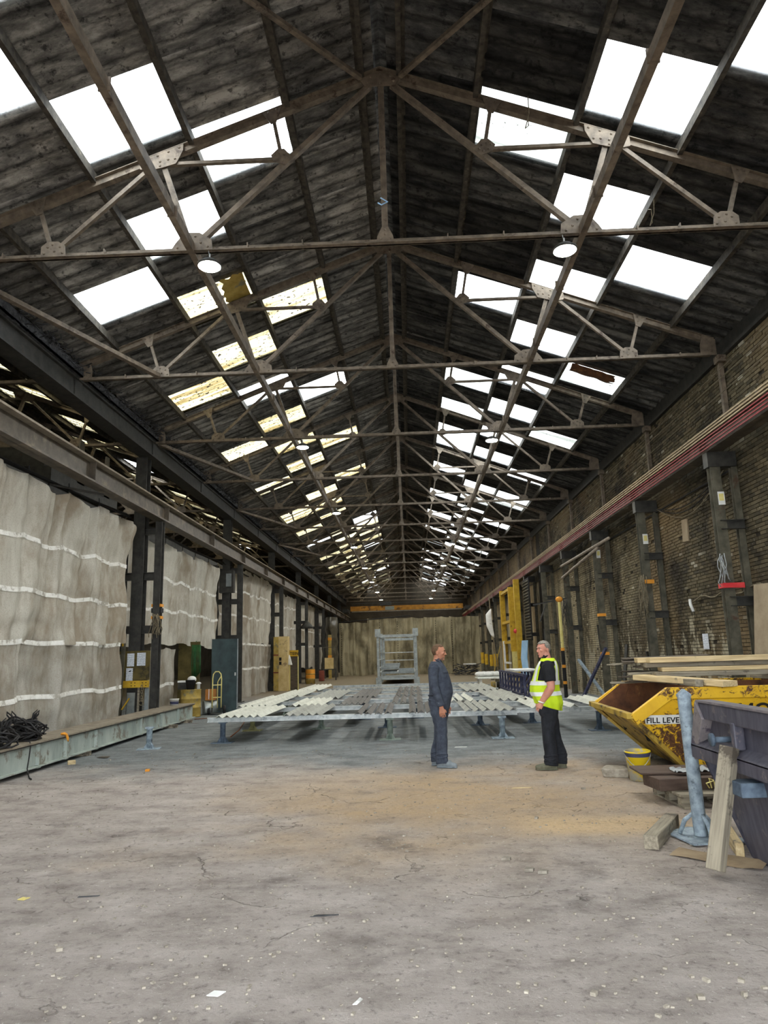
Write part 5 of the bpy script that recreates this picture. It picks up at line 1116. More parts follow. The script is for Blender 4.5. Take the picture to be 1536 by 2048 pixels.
# left-hand mid-distance
t = T('mustard_barrel', 'mustard barrel standing at the far end of the long girder', 'barrel', (-6.42, 21.2, 0))
mb = MB(); mb.lathe([(0.285, 0), (0.29, 0.02), (0.29, 0.26), (0.305, 0.275), (0.29, 0.29), (0.29, 0.5), (0.305, 0.515), (0.29, 0.53), (0.29, 0.76), (0.30, 0.77), (0.28, 0.775)], 28); P('shell', mb, M['mustard'], t, True)
mb = MB(); mb.lathe([(0.27, 0.772), (0.05, 0.772)], 28); P('lid', mb, M['dark_steel'], t)
t = T('black_bucket', 'black bucket on top of the mustard barrel', 'bucket', (-6.40, 21.1, 0.78)); mb = MB(); mb.lathe([(0.11, 0), (0.15, 0.26), (0.16, 0.27), (0.14, 0.26), (0.1, 0.02)], 20); P('shell', mb, M['black'], t, True); mb = MB(); mb.ell((0.03, 0, 0.28), (0.13, 0.12, 0.10)); P('rag_inside', mb, M['white'], t, True)
t = T('grey_bin', 'grey box with white lid left of the black bucket on the barrel', 'box', (-6.68, 21.25, 0.78)); mb = MB(); mb.box((0.02, 0, 0.1), (0.24, 0.3, 0.2)); P('body', mb, M['dark_steel'], t); mb = MB(); mb.box((0.02, 0, 0.225), (0.26, 0.32, 0.05)); P('lid', mb, M['white'], t)
tag(P('spray_tin', MB().lathe([(0.05, 0), (0.05, 0.14), (0.09, 0.16), (0.04, 0.2)], 14), M['white'], None, True, loc=(-6.17, 21.1, 0.78)), 'small pale tin on the right of the barrel top', 'tin')
t = T('cardboard_box', 'orange-brown carton on a steel roll behind the barrel', 'box', (-6.02, 21.9, 0.42)); mb = MB(); mb.box((0, 0, 0.16), (0.26, 0.3, 0.32)); P('carton', mb, mat('orange_carton', (150, 96, 42), (176, 120, 60), 4, .8), t); mb = MB(); mb.box((-0.02, -0.152, 0.18), (0.02, 0.004, 0.3)); P('white_strip', mb, M['white'], t)
tag(P('steel_roll', MB().lathe([(0.19, -0.2), (0.2, -0.19), (0.2, 0.19), (0.19, 0.2)], 20), M['steelsheet'], None, True, loc=(-6.04, 21.9, 0.21), rot=(0, PI / 2, 0.5)), 'shiny steel roll lying behind the mustard barrel', 'roll')
t = T('hand_truck', 'pale yellow two-wheeled hand truck beside the teal panel', 'hand truck', (-5.80, 21.75, 0), 0.25)
fr = M['yellow_pale']
mb = MB(); mb.tube([(-0.13, 0.0, 0.20), (-0.13, 0.05, 1.05), (-0.11, 0.05, 1.18), (-0.05, 0.05, 1.25), (0.05, 0.05, 1.25), (0.11, 0.05, 1.18), (0.13, 0.05, 1.05), (0.13, 0.0, 0.20)], 0.018, 8); P('frame', mb, fr, t, True)
mb = MB(); mb.tube([(0.02, 0.0, 0.2), (0.02, 0.05, 0.95), (0.12, 0.05, 1.12)], 0.014, 6); P('middle_bar', mb, fr, t, True)
for z in (0.5, 0.86): mb = MB(); mb.tube([(-0.13, 0.03, z), (0.13, 0.03, z)], 0.014, 6); P('cross_bar', mb, fr, t)
mb = MB(); mb.box((0, -0.1, 0.05), (0.34, 0.22, 0.012)); P('toe_plate', mb, M['dark_steel'], t); mb = MB(); mb.tube([(-0.26, 0.1, 0.13), (0.26, 0.1, 0.13)], 0.014, 6); P('axle', mb, M['dark_steel'], t)
for x in (-0.13, 0.13): mb = MB(); mb.tube([(x, 0.0, 0.20), (x, 0.1, 0.13)], 0.016, 6); mb.tube([(x, 0.0, 0.2), (x, -0.02, 0.05)], 0.016, 6); P('bracket', mb, M['dark_steel'], t)
for x in (-0.23, 0.23):
    mb = MB(); mb.lathe([(0.05, -0.02), (0.09, -0.04), (0.125, -0.035), (0.13, 0), (0.125, 0.035), (0.09, 0.04), (0.05, 0.02)], 20); o = P('wheel', mb, M['cable'], t, True, loc=(x, 0.1, 0.13), rot=(0, PI / 2, 0)); mb = MB(); mb.lathe([(0.05, -0.03), (0.05, 0.03)], 12); P('hub', mb, M['rope'], o)
t = T('teal_panel', 'tall dark teal steel door panel standing behind the hand truck', 'panel', (-5.80, 22.6, 0), 0.42); mb = MB(); mb.box((0, 0, 1.12), (0.80, 0.05, 2.24)); P('sheet', mb, M['darkgreen'], t); mb = MB(); mb.box((0.40, -0.01, 1.12), (0.03, 0.07, 2.24)); P('edge_strip', mb, M['galv_dull'], t); mb = MB(); mb.box((0.33, -0.04, 1.15), (0.04, 0.03, 0.1)); P('latch', mb, M['galv'], t)
mb = MB(); mb.tube([(-6.9 + 0.02 * i, 23.2, 2.2 - 0.0 * i) for i in range(2)], 0.02, 6)
for i in range(10): mb.tube([(-7.05 + 0.03 * i, 23.3, 2.1), (-7.04 + 0.03 * i + 0.03 * math.sin(i), 23.25, 1.5), (-7.02 + 0.028 * i, 23.3, 0.95 + 0.03 * i)], 0.013, 5)
tag(P('green_hose', mb, mat('green_hose', (30, 70, 36), (52, 104, 56), 5, .5), None, True), 'bunch of green hoses hanging left of the teal panel', 'hose')
mb = MB(); mb.box((-7.15, 23.34, 1.1), (0.7, 0.06, 2.2)); tag(P('wooden_locker', mb, M['brownboard']), 'brown ply sheet behind the mustard barrel', 'board')
mb = MB(); mb.tube([(-6.0, 20.2, 0.012), (-5.0, 20.6, 0.012), (-4.4, 19.4, 0.012), (-3.95, 16.8, 0.012), (-3.8, 15.4, 0.012)], 0.012, 6); tag(P('floor_hose', mb, mat('orange_brown_hose', (120, 70, 44), (140, 90, 60), 5, .6), None, True), 'thin brown hose on the floor from the barrel to the rails', 'hose')

t = T('tan_cabinet', 'tall tan and orange board cabinet beside the tall sheeting', 'cabinet', (-6.4, 36.2, 0)); mb = MB(); mb.box((0.12, 0, 1.33), (0.46, 0.6, 2.66)); P('body', mb, M['tan'], t); mb = MB(); mb.box((-0.23, -0.1, 1.33), (0.24, 0.5, 2.62)); P('orange_panel', mb, M['mustard'], t, label='orange-tan side panel')
for z in (0.9, 1.75): mb = MB(); mb.box((-0.23, -0.355, z), (0.25, 0.02, 0.06)); P('strap', mb, M['redbox'], t)
for z in (1.35, 1.55): mb = MB(); mb.box((-0.02, -0.31, z), (0.12, 0.01, 0.16)); P('label_plate', mb, M['letter'], t)
t = T('parts_rack', 'dark mesh rack with a yellow lettered header beside the tan cabinet', 'rack', (-5.82, 36.5, 0)); mb = MB(); mb.box((0, 0.1, 0.85), (0.40, 0.3, 1.66)); P('mesh_body', mb, M['wood_dark'], t)
mb = MB(); mb.box((0, -0.08, 1.82), (0.44, 0.06, 0.30)); P('header', mb, M['yellow'], t); text('lettering', 'TEIN', 0.20, M['letter'], t, (-0.20, -0.115, 1.74), (PI / 2, 0, 0))
for x in (-0.21, 0.21): mb = MB(); mb.box((x, -0.07, 0.83), (0.04, 0.04, 1.66)); P('frame_post', mb, M['yellow_pale'], t)
for z in (0.1, 0.75, 1.05, 1.3): mb = MB(); mb.box((0, -0.07, z), (0.4, 0.03, 0.03)); P('shelf_bar', mb, M['stanchion'], t)
mb = MB(); mb.loft([((-6.02, 36.2, 1.75), (.02, 0, 0), (0, .02, 0)), ((-6.0, 36.1, 1.55), (.08, 0, 0), (0, .05, 0)), ((-5.98, 36.1, 1.28), (.13, 0, 0), (0, .06, 0)), ((-5.98, 36.1, 1.25), (.12, 0, 0), (0, .05, 0))], 12); tag(P('white_bag', mb, M['white'], None, True), 'white bag hanging between tan cabinet and mesh rack', 'bag')
t = T('yellow_drum', 'yellow and grey oil drum at the far left', 'drum', (-6.1, 44.5, 0)); mb = MB(); mb.lathe([(0.29, 0), (0.29, 0.28), (0.305, 0.295), (0.29, 0.31), (0.29, 0.58), (0.305, 0.595), (0.29, 0.61), (0.29, 0.88), (0.3, 0.89)], 24); P('shell', mb, M['mustard'], t, True); mb = MB(); mb.lathe([(0.293, 0.62), (0.293, 0.86)], 24, caps=False); mb.lathe([(0.293, 0.33), (0.293, 0.56)], 24, caps=False); P('orange_bands', mb, M['orange'], t, True)
mb = MB(); mb.box((0, 0, 0.35), (0.35, 0.35, 0.7)); tag(P('red_canister', mb, M['redbox'], None, bevel=0.04, loc=(-5.95, 49.0, 0)), 'dull red canister beyond the yellow drum', 'canister')
mb = MB(); mb.box((0, 0, 0.0), (0.6, 0.3, 0.75)); tag(P('pale_box', mb, M['tan'], None, loc=(-5.6, 50.5, 1.15)), 'pale box on the dark trolley at the far left', 'box')
t = T('tool_trolley', 'dark trolley and frame by the far left stanchions', 'trolley', (-5.6, 50.6, 0)); mb = MB(); mb.box((0, 0, 0.74), (1.0, 0.5, 0.06)); P('shelf', mb, M['dark_steel'], t)
for x in (-0.45, 0.45): mb = MB(); mb.box((x, 0, 0.37), (0.06, 0.4, 0.74)); P('leg', mb, M['dark_steel'], t); mb = MB(); mb.box((x, 0, 1.5), (0.05, 0.05, 1.5)); P('mast', mb, M['stanchion'], t)
mb = MB(); mb.box((0, 0, 2.25), (1.0, 0.05, 0.05)); P('top_rail', mb, M['stanchion'], t)
t = T('yellow_pillar', 'yellow and brown painted pillar at the far left', 'pillar', (-5.9, 53.8, 0)); mb = MB(); mb.box((0, 0, 1.6), (0.22, 0.22, 3.2)); P('shaft', mb, M['mustard'], t)
for z in (2.9, 1.6): mb = MB(); mb.box((0, -.01, z), (0.26, 0.24, 0.2)); P('collar', mb, M['orange'], t)
t = T('bell_hood', 'dark cone-shaped hood on the far left stanchion', 'hood', (-6.45, ty(8) - .3, 3.4)); mb = MB(); mb.lathe([(0.45, 0), (0.34, 0.2), (0.12, 0.42), (0.05, 0.5)], 16); P('hood', mb, M['dark_steel'], t, True)
mb = MB(); mb.box((-6.95, ty(4) - .30, 4.55), (0.55, 0.3, 0.85)); o = tag(P('switch_box', mb, M['dark_steel']), 'dark electrical switch box on the second left stanchion', 'switch box'); mb = MB(); mb.box((-6.85, ty(4) - .465, 4.6), (0.2, 0.03, 0.5)); P('cover', mb, M['galv_dull'], o)

# ---------------------------------------------------------------- floor litter
def scrap(label, x, y, pts, mt, name='paper_scrap', cat='litter', th=0.004):
    mb = MB(); mb.prism([(px, py, 0.002) for px, py in pts], (0, 0, th)); tag(P(name, mb, M[mt], None, loc=(x, y, 0)), label, cat)
scrap('white square paper scrap on the foreground floor', -1.0, 3.83, [(-.04, -.02), (.02, -.03), (.045, .02), (-.015, .03)], 'white')
scrap('small curled white scrap on the foreground floor', -0.30, 3.73, [(-.02, -.03), (.0, -.03), (.025, .02), (.01, .035), (-.005, .0)], 'white')
scrap('dark round drain cover at the bottom edge of the floor', -0.03, 3.10, [(.07 * math.cos(q), .06 * math.sin(q)) for q in [2 * PI * i / 16 for i in range(16)]], 'junk', 'drain_cover', 'cover')
scrap('dark round stain plug in the floor right of centre', 0.14, 3.36, [(.045 * math.cos(q), .035 * math.sin(q)) for q in [2 * PI * i / 14 for i in range(14)]], 'junk', 'floor_plug', 'cover')
scrap('pale wood shaving on the floor below the men', 1.28, 9.0, [(-.12, -.02), (.1, .0), (.13, .03), (-.08, .02)], 'wood', 'wood_shaving')
scrap('white strip of plastic right of the overalls man', 0.83, 12.9, [(-.1, -.02), (.1, -.03), (.12, .02), (-.08, .03)], 'white', 'plastic_strip')
scrap('yellow wrapper on the left foreground floor', -2.75, 5.30, [(-.03, -.02), (.02, -.03), (.04, .02), (-.02, .03)], 'yellow_pale', 'wrapper')
scrap('dark stick lying on the left foreground floor', -2.30, 5.32, [(-.07, -.012), (.07, .008), (.075, .02), (-.065, .005)], 'junk', 'stick')
scrap('dark splinter near the middle of the foreground floor', -0.62, 4.86, [(-.06, -.01), (.12, .015), (.12, .022), (-.02, .02)], 'junk', 'splinter')
scrap('small orange offcut on the floor near the long girder', -3.95, 11.0, [(-.03, -.03), (.03, -.02), (.02, .04), (-.03, .03)], 'orange', 'offcut', 'litter', 0.03)
gb = MB(); r9 = random.Random(99)
for i in range(1500):
    y = 2.6 + (r9.random() ** 1.3) * 11; x = r9.uniform(-0.55, 0.45) * y + r9.uniform(-.3, .3)
    if x < -5.4: continue
    s = r9.uniform(0.004, 0.013) * (1 + (r9.random() < 0.03)); gb.box((x, y, s * .35), (s * r9.uniform(.8, 2.2), s * r9.uniform(.8, 1.8), s * .8), (0, 0, r9.uniform(0, 3)))
tag(P('floor_grit', gb, M['stone']), 'small grit and chips scattered over the concrete floor', 'grit', kind='stuff')
for i, (x, y) in enumerate(((0.83, 5.72), (0.92, 5.66), (0.70, 6.02))): scrap(['left of three pale stone chips on the floor', 'right of three pale stone chips on the floor', 'upper of three pale stone chips on the floor'][i], x, y, [(-.035, -.02), (.03, -.025), (.045, .015), (-.01, .03)], 'stone', 'stone_chip', 'stone', 0.02)

# ---------------------------------------------------------------- people
def limb(mb, pts, n=14):
    """pts: (point, radius or (ra, rb)); round tapered limb"""
    secs = []; P_ = [V(p) for p, _ in pts]
    for i, (p, r) in enumerate(pts):
        d = (P_[min(i + 1, len(P_) - 1)] - P_[max(i - 1, 0)]).normalized(); x = V((1, 0, 0)); x = (x - d * x.dot(d)).normalized(); y = d.cross(x)
        ra, rb = r if isinstance(r, tuple) else (r, r); secs.append((P_[i], x * ra, y * rb))
    mb.loft(secs, n)
def hand(mb, w, d, side, curl=0.5, sc=1.0):
    """w wrist, d forearm direction, side = lateral sign: palm, four unequal fingers, thumb"""
    d = V(d).normalized(); fwd = V((1, 0, 0)); fwd = (fwd - d * fwd.dot(d)).normalized(); out = d.cross(fwd) * 1.0
    if out.y * side < 0: out = -out
    w = V(w); k = w + d * 0.085 * sc
    mb.loft([(w - d * .02, fwd * .028, out * .022), (w + d * .02, fwd * .036, out * .019), (w + d * .06, fwd * .043, out * .016), (k, fwd * .042, out * .013)], 14)
    for i, L in enumerate((0.070, 0.080, 0.076, 0.060)):
        b0 = k + fwd * (0.036 - 0.0240 * i) * sc - d * 0.004; dd = (d - out * curl * 0.35).normalized(); p1 = b0 + dd * L * .45 * sc
        d2 = (d - out * curl * 0.95).normalized(); p2 = p1 + d2 * L * .33 * sc; d3 = (d * .8 - out * curl * 1.5).normalized(); p3 = p2 + d3 * L * .25 * sc
        mb.tube([b0 - d * .012, p1, p2, p3], [0.0088, 0.0084, 0.0078, 0.0062], 8)
    b0 = w + d * .025 + fwd * .034; t1 = (d * .7 + fwd * .55 - out * .25).normalized(); p1 = b0 + t1 * .035; p2 = p1 + (d + fwd * .1 - out * .2).normalized() * .03
    mb.tube([b0 - fwd * .015, p1, p2], [0.012, 0.010, 0.0075], 8)
def head(mb, hc, yaw, tilt, skin, extra, long=1.0):
    """skull, jaw, nose, brow, lips, ears; hc = centre of the skull; returns a transform for parts of the head"""
    R = Matrix.Translation(V(hc)) @ Euler((0, tilt, yaw)).to_matrix().to_4x4()
    o = len(mb.v); mb.cur = skin
    mb.ell((-0.008, 0, 0.018), (0.097, 0.076, 0.092), None, 20, 14)
    mb.ell((0.022, 0, -0.035), (0.068, 0.062, 0.085), None, 18, 12)
    mb.cur = extra; mb.ell((0.036, 0, -0.078), (0.050, 0.046, 0.042), None, 16, 10); mb.cur = skin
    mb.ell((0.070, 0, -0.100), (0.022, 0.022, 0.018), None, 12, 8)
    mb.ell((0.080, 0, 0.026), (0.016, 0.048, 0.010), None, 12, 8)
    mb.loft([((0.086, 0, 0.016), (0.010, 0, 0), (0, 0.009, 0)), ((0.100, 0, -0.012), (0.012, 0, 0), (0, 0.011, 0)), ((0.111, 0, -0.028), (0.013, 0, 0), (0, 0.015, 0)), ((0.095, 0, -0.038), (0.010, 0, 0), (0, 0.014, 0))], 10)
    for s in (-1, 1): mb.ell((0.060, s * 0.038, -0.015), (0.028, 0.024, 0.022), None, 12, 8); mb.ell((-0.012, s * 0.078, -0.012), (0.022, 0.010, 0.034), (0, 0.15, 0), 12, 8)
    mb.ell((0.086, 0, -0.060), (0.010, 0.026, 0.007), None, 10, 6); mb.ell((0.085, 0, -0.071), (0.010, 0.022, 0.007), None, 10, 6)
    mb.v[o:] = [tuple(R @ V(p)) for p in mb.v[o:]]
    return R
def fuse(mb, mats, name, parent, folds=(1, 3), voxel=0.0058):
    """one continuous body: voxel-fuse the overlapping shapes, keep each region's material"""
    src = mb.mesh(name + '_src', mats); o = link(name + '_src', src)
    md = o.modifiers.new('r', 'REMESH'); md.mode = 'VOXEL'; md.voxel_size = voxel
    ms = o.modifiers.new('s', 'SMOOTH'); ms.factor = 0.5; ms.iterations = 2
    dg = bpy.context.evaluated_depsgraph_get(); me = bpy.data.meshes.new_from_object(o.evaluated_get(dg))
    tree = BVHTree.FromPolygons([V(p) for p in mb.v], mb.f)
    bpy.data.objects.remove(o)
    me.materials.clear()
    for mm in mats: me.materials.append(mm)
    mi = []
    for p in me.polygons:
        h = tree.find_nearest(p.center); mi.append(mb.mi[h[2]] if h[2] is not None else 0)
    me.polygons.foreach_set('material_index', mi); me.polygons.foreach_set('use_smooth', [True] * len(me.polygons)); me.update(); me.name = name
    cloth = set()
    for p, k in zip(me.polygons, mi):
        if k in folds: cloth.update(p.vertices)
    nrm = [v_.normal.copy() for v_ in me.vertices]; cos = [v_.co.copy() for v_ in me.vertices]
    for i in cloth:   # creases in the cloth
        q = cos[i]; sw = q.z * 26 + 5 * noise.noise(q * 5) + 3 * q.x
        a_ = 0.0035 * math.sin(sw) * max(0, noise.noise(V((q.x * 6, q.y * 6, q.z * 4 + 3)))) * 2.2 + 0.006 * noise.noise(V((q.x * 14, q.y * 14, q.z * 6)))
        cos[i] = q + nrm[i] * a_
    me.vertices.foreach_set('co', [c_ for v_ in cos for c_ in v_]); me.update()
    return link(name, me, parent)
def face_parts(par, R, brow, pupil_col='eye'):
    for s in (-1, 1):
        e = P('eye', MB().ell((0.079, s * 0.031, 0.006), (0.008, 0.011, 0.0055), None, 12, 8), M['white'], par, True); e.matrix_basis = R
        e2 = P('pupil', MB().ell((0.0850, s * 0.031, 0.006), (0.003, 0.006, 0.005), None, 10, 6), M['eye'], e, True)
        b = P('eyebrow', MB().tube([(0.083, s * 0.05, 0.022), (0.093, s * 0.034, 0.030), (0.094, s * 0.014, 0.026)], [0.004, 0.006, 0.004], 6), M[brow], par, True); b.matrix_basis = R
    l = P('mouth', MB().tube([(0.088, -0.024, -0.066), (0.098, 0, -0.065), (0.088, 0.024, -0.066)], [0.002, 0.004, 0.002], 6), M['lip'], par, True); l.matrix_basis = R
def hair(par, R, mt, front, side, thick, bald=0.0):
    def keep(p):
        x, y, z = p; e = 0.006 * noise.noise(V((x * 90, y * 90, z * 40))); x += e; z += e
        if z > 0.02 + 0.06: return x < front + 0.01
        if x > front - 0.045 - max(0, (0.05 - z)) * 0.35: return False
        if abs(y) > 0.05 and x > -0.03 and z < 0.0: return False
        return z > side - 0.4 * max(0, -x - 0.04)
    mb = MB(); k = 1 + thick
    src = MB().ell((-0.010, 0, 0.020), (0.099 * k, 0.079 * k, 0.094 * k), None, 90, 64)
    fs = [f for f in src.f if keep([sum(src.v[i][a_] for i in f) / len(f) for a_ in range(3)])]
    mb.v = src.v; mb.f = fs; mb.mi = [0] * len(fs)
    mb.v = [(x + 0.002 * noise.noise(V((x * 60, y * 60, z * 60))), y, z + 0.003 * noise.noise(V((x * 50, y * 50, z * 50 + 9)))) for x, y, z in mb.v]
    h = P('hair', mb, M[mt], par, True); md = h.modifiers.new('t', 'SOLIDIFY'); md.thickness = 0.010; md.offset = -1; h.matrix_basis = R
TORSO = [(0.80, 0.00, 0.125, 0.165), (0.88, -0.005, 0.142, 0.182), (0.96, 0.0, 0.142, 0.178), (1.04, 0.012, 0.142, 0.170), (1.14, 0.015, 0.142, 0.172), (1.25, 0.008, 0.138, 0.182), (1.34, -0.005, 0.128, 0.190), (1.40, -0.016, 0.112, 0.186), (1.45, -0.024, 0.092, 0.150), (1.485, -0.024, 0.070, 0.095)]
def torso(mb, k=1.0, kx=1.0, belly=0.0, zmin=0, zmax=9):
    secs = []
    for z, cx, rx, ry in TORSO:
        if zmin <= z <= zmax: bel = belly * math.exp(-((z - 1.06) / 0.13) ** 2); secs.append(((cx + bel * .5, 0, z), (rx * k * kx + bel * .5, 0, 0), (0, ry * k, 0)))
    mb.loft(secs, 28)
def boots(mb, x, y, a, idx, hz=0.13):
    mb.cur = idx; d = V((math.cos(a), math.sin(a), 0)); n_ = V((-d.y, d.x, 0)); c0 = V((x, y, 0))
    mb.loft([(c0 - d * .085 + V((0, 0, .05)), n_ * .022, V((0, 0, .03))), (c0 - d * .07 + V((0, 0, .05)), n_ * .037, V((0, 0, .048))), (c0 + V((0, 0, .065)), n_ * .042, V((0, 0, .063))), (c0 + d * .08 + V((0, 0, .048)), n_ * .047, V((0, 0, .046))), (c0 + d * .15 + V((0, 0, .04)), n_ * .05, V((0, 0, .038))), (c0 + d * .19 + V((0, 0, .036)), n_ * .042, V((0, 0, .033))), (c0 + d * .21 + V((0, 0, .03)), n_ * .02, V((0, 0, .022)))], 16)
    mb.loft([(c0 - d * .09 + V((0, 0, .010)), n_ * .028, V((0, 0, .010))), (c0 - d * .03 + V((0, 0, .010)), n_ * .042, V((0, 0, .010))), (c0 + d * .14 + V((0, 0, .010)), n_ * .052, V((0, 0, .010))), (c0 + d * .21 + V((0, 0, .010)), n_ * .026, V((0, 0, .010)))], 14)
    limb(mb, [(c0 + V((-.005, 0, .06)), .045), (c0 + V((-.01, 0, hz)), .046)])
def legs(mb, idx, bidx, feet, hipz=0.88, kw=1.0):
    for s, (fx, fy, fa) in feet.items():
        mb.cur = idx; kx, ky = fx * 0.55 + 0.015, fy
        limb(mb, [((0.0, s * .085, hipz + .03), (.118 * kw, .098 * kw)), ((0.0, s * .092, 0.76), (.108 * kw, .094 * kw)), ((kx * .6, (ky + s * .09) / 2, 0.62), (.092 * kw, .083 * kw)), ((kx, ky, 0.49), (.078 * kw, .074 * kw)), ((kx * .6 + fx * .3, ky, 0.36), (.080 * kw, .074 * kw)), ((fx - .01, fy, 0.20), (.076 * kw, .07 * kw)), ((fx - .008, fy, 0.10), (.082 * kw, .074 * kw)), ((fx - .004, fy, 0.065), (.084 * kw, .075 * kw))], 16)
        for i, z in enumerate((0.115, 0.15, 0.19)): mb.tube([(fx - .008 + .079 * kw * math.cos(q), fy + .072 * kw * math.sin(q), z + .012 * math.sin(2 * q + i * 2)) for q in [2 * PI * k / 16 for k in range(16)]], 0.008, 6, True)
        boots(mb, fx, fy, fa, bidx)
# man in overalls, facing right
p1 = T('person', 'man in charcoal overalls and grey boots, standing in profile facing right', 'person', (0.42, 10.78, 0), math.radians(-14))
mb = MB(); mb.cur = 1
torso(mb, 1.06, 1.05, 0.035)
for s in (-1, 1): mb.ell((-0.02, s * .185, 1.385), (.078, .07, .085), None, 16, 10)
legs(mb, 1, 2, {-1: (0.03, -0.09, -0.1), 1: (-0.09, 0.11, 0.25)}, kw=1.08)
mb.cur = 1
wr = {-1: (0.075, -0.245, 0.845), 1: (0.06, 0.235, 0.85)}
for s in (-1, 1):
    limb(mb, [((-.025, s * .195, 1.40), .078), ((-.03, s * .225, 1.28), .072), ((-.02, s * .242, 1.13), .064), ((0.005, s * .25, 1.07), .06), ((.04, s * .25, 0.97), .056), ((wr[s][0] - .004, wr[s][1], 0.875), .053), ((wr[s][0], wr[s][1], 0.862), .050)], 16)
    mb.cur = 0; hand(mb, wr[s], (0.10, 0.0, -1), s, 0.8); mb.cur = 1
for z, a_ in ((0.93, .4), (1.0, -.5)): mb.tube([(0.155 * 1.05 * math.cos(q), 0.186 * math.sin(q), z + .012 * math.sin(2 * q + a_)) for q in [2 * PI * k / 24 for k in range(24)]], 0.007, 6, True)
mb.box((0.10, -0.085, 1.27), (0.05, 0.11, 0.13), (0, 0, -0.35)); mb.box((0.112, -0.088, 1.33), (0.045, 0.12, 0.03), (0, 0, -0.35)); mb.box((0.10, 0.085, 1.27), (0.05, 0.11, 0.13), (0, 0, 0.35))
mb.cur = 0; limb(mb, [((-.025, 0, 1.44), .062), ((-.012, 0, 1.50), .056), ((0.005, 0, 1.57), .056)])
R1 = head(mb, (0.02, 0, 1.624), math.radians(4), math.radians(6), 0, 3)
mb.cur = 1; mb.loft([((-.024, 0, 1.45), (.088, 0, .02), (0, .088, 0)), ((-.026, 0, 1.50), (.078, 0, .02), (0, .074, 0)), ((-.026, 0, 1.515), (.074, 0, .02), (0, .07, 0))], 18, False)
body = fuse(mb, [M['skin1'], M['overall'], M['boot_grey'], M['stubble']], 'body', p1, (1,))
face_parts(p1, R1, 'hair_brown'); hair(p1, R1, 'hair_brown', 0.045, -0.045, 0.02)
for s in (-1, 1):
    q = P('collar', MB().prism([(0.055, s * .015, 1.44), (0.075, s * .06, 1.425), (0.02, s * .085, 1.49), (-.03, s * .082, 1.515), (0.035, s * .05, 1.50)], (0.006, s * .006, .006)), M['overall'], p1)
mb = MB()
for i in range(7): mb.lathe([(0.009, 0), (0.009, 0.004)], 8); k_ = len(mb.v) - 16; z = 1.38 - .075 * i; xx = 0.118 + 0.04 * math.exp(-((z - 1.08) / .16) ** 2); mb.v[k_:] = [(xx + c_ + .012, a_, z + b_) for a_, b_, c_ in mb.v[k_:]]
P('buttons', mb, M['black'], p1, kind='stuff')
# man in hi-vis vest, facing left, head turned a little to the camera
p2 = T('person', 'grey-haired man in a hi-vis vest and black trousers, hand in pocket', 'person', (1.93, 10.36, 0), math.radians(180 - 10))
mb = MB(); mb.cur = 1
torso(mb, 1.08, 1.06, 0.05)
for s in (-1, 1): mb.ell((-0.02, s * .195, 1.385), (.08, .07, .085), None, 16, 10)
legs(mb, 3, 2, {1: (0.03, 0.10, 0.05), -1: (-0.10, -0.10, -0.2)}, kw=1.12)
mb.cur = 3; torso(mb, 1.07, 1.05, 0.02, 0.0, 0.97)
for s in (-1, 1):
    el = V((-0.045, s * .265, 1.10)); w_ = V((0.10, s * .195, 0.90))
    mb.cur = 1; limb(mb, [((-.025, s * .20, 1.40), .084), ((-.035, s * .235, 1.30), .082), ((-.042, s * .255, 1.19), .078), ((-.043, s * .257, 1.18), .074)], 16)
    mb.cur = 0; limb(mb, [((-.04, s * .255, 1.21), .055), ((-.045, s * .262, 1.14), .056), (el, .054), (el.lerp(w_, .35), .055), (el.lerp(w_, .7), .043), (w_, .036)], 14)
    hand(mb, w_, (0.35, -s * .12, -1), s, 0.9)
    mb.cur = 3; mb.ell((0.080, s * .150, 0.81), (.066, .050, .11), (0, -.2, 0), 14, 10)
mb.cur = 0; limb(mb, [((-.02, 0, 1.44), .07), ((-.01, 0, 1.50), .065), ((0.006, 0, 1.57), .064)])
R2 = head(mb, (0.022, 0, 1.622), math.radians(38), math.radians(4), 0, 0)
mb.cur = 1; mb.loft([((-.024, 0, 1.45), (.095, 0, .02), (0, .095, 0)), ((-.026, 0, 1.505), (.084, 0, .025), (0, .082, 0)), ((-.026, 0, 1.525), (.082, 0, .025), (0, .08, 0))], 18, False)
body2 = fuse(mb, [M['skin2'], M['polo'], M['boot_green'], M['trouser']], 'body', p2)
face_parts(p2, R2, 'hair_grey'); hair(p2, R2, 'hair_grey', 0.062, -0.04, 0.07)
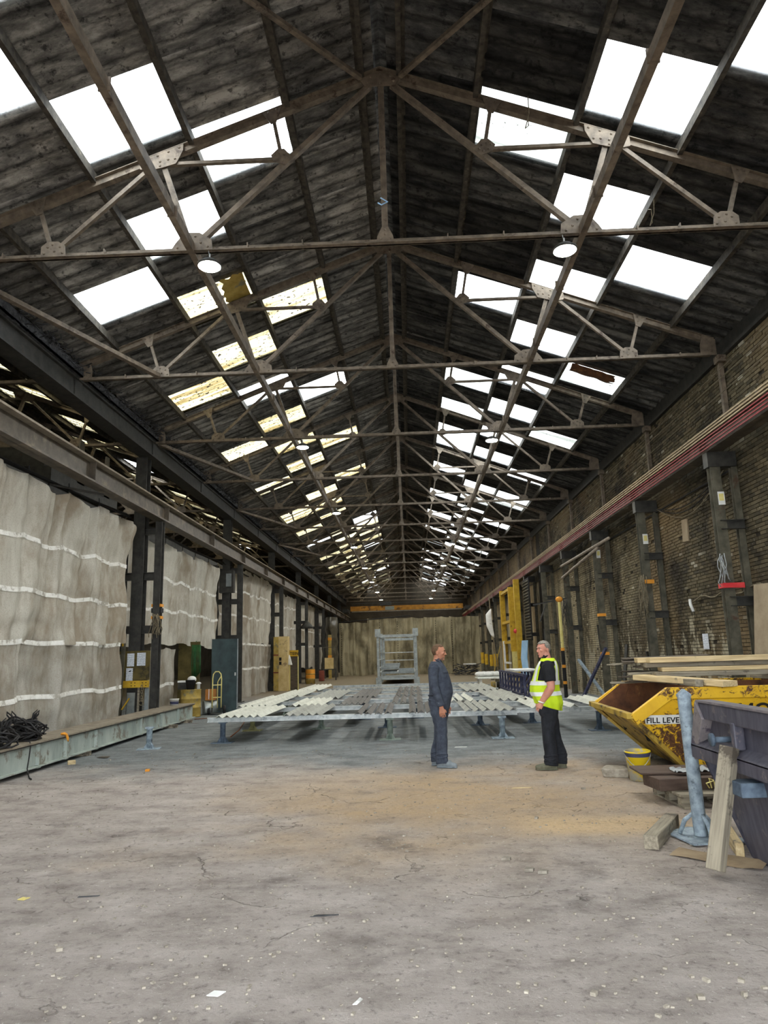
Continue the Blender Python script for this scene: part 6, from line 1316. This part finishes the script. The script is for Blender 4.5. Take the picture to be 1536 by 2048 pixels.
def vest_pt(q, z, off):
    zz = max(0.80, min(1.485, z)); i = max(0, min(len(TORSO) - 2, sum(1 for t_ in TORSO if t_[0] <= zz) - 1)); A, B_ = TORSO[i], TORSO[i + 1]; f = (zz - A[0]) / (B_[0] - A[0])
    cx, rx, ry = (A[k] + (B_[k] - A[k]) * f for k in (1, 2, 3)); bel = 0.05 * math.exp(-((z - 1.06) / 0.13) ** 2)
    flare = 0.008 * max(0, (1.05 - z) / 0.2); w = 0.006 * math.sin(q * 9 + z * 7) * max(0, (1.3 - z) / .4)
    return (cx + bel * .5 + (rx * 1.08 * 1.06 + bel * .5 + off + flare + w) * math.cos(q), (ry * 1.08 + off + flare + w) * math.sin(q), z)
def vskip(u, v):
    q = 2 * PI * u; z = 0.83 + 0.665 * v
    if z > 1.19 and abs(math.sin(q)) > 0.80 - 0.25 * max(0, z - 1.36) / .1 and z < 1.45: return True
    if math.cos(q) > 0.55 and z > 1.24 and abs(math.sin(q)) < (z - 1.24) * 1.9: return True
    return False
fn = lambda u, v: vest_pt(2 * PI * u, 0.83 + 0.665 * v + 0.055 * (1 - v) ** 2 * math.cos(2 * PI * u), 0.020)
ve = P('vest', MB().grid(96, 50, fn, vskip), M['hivis'], p2, True); md = ve.modifiers.new('t', 'SOLIDIFY'); md.thickness = 0.005
for z0 in (0.985, 1.13):
    b_ = P('reflective_band', MB().grid(96, 2, lambda u, v: vest_pt(2 * PI * u, z0 + 0.055 * v - 0.02 * math.cos(2 * PI * u) * (1.2 - z0), 0.0285)), M['reflect'], ve, True)
for q0 in (0.66, -0.66, PI - 0.66, PI + 0.66):
    b_ = P('reflective_band', MB().grid(3, 20, lambda u, v: vest_pt(q0 + (u - .5) * .30, 1.185 + 0.27 * v, 0.0285)), M['reflect'], ve, True)
for s in (-1, 1):
    q = P('shirt_collar', MB().prism([(0.07, s * .03, 1.44), (0.08, s * .07, 1.44), (0.02, s * .10, 1.50), (-.04, s * .098, 1.53), (0.03, s * .065, 1.515)], (0.006, s * .006, .006)), M['polo'], p2)
mb = MB(); mb.tube([(0.098 + .040 * math.cos(q), .198 + .038 * math.sin(q), 0.905 + .012 * math.cos(q)) for q in [2 * PI * k / 16 for k in range(16)]], 0.009, 6, True); P('watch_strap', mb, M['white'], p2, True)
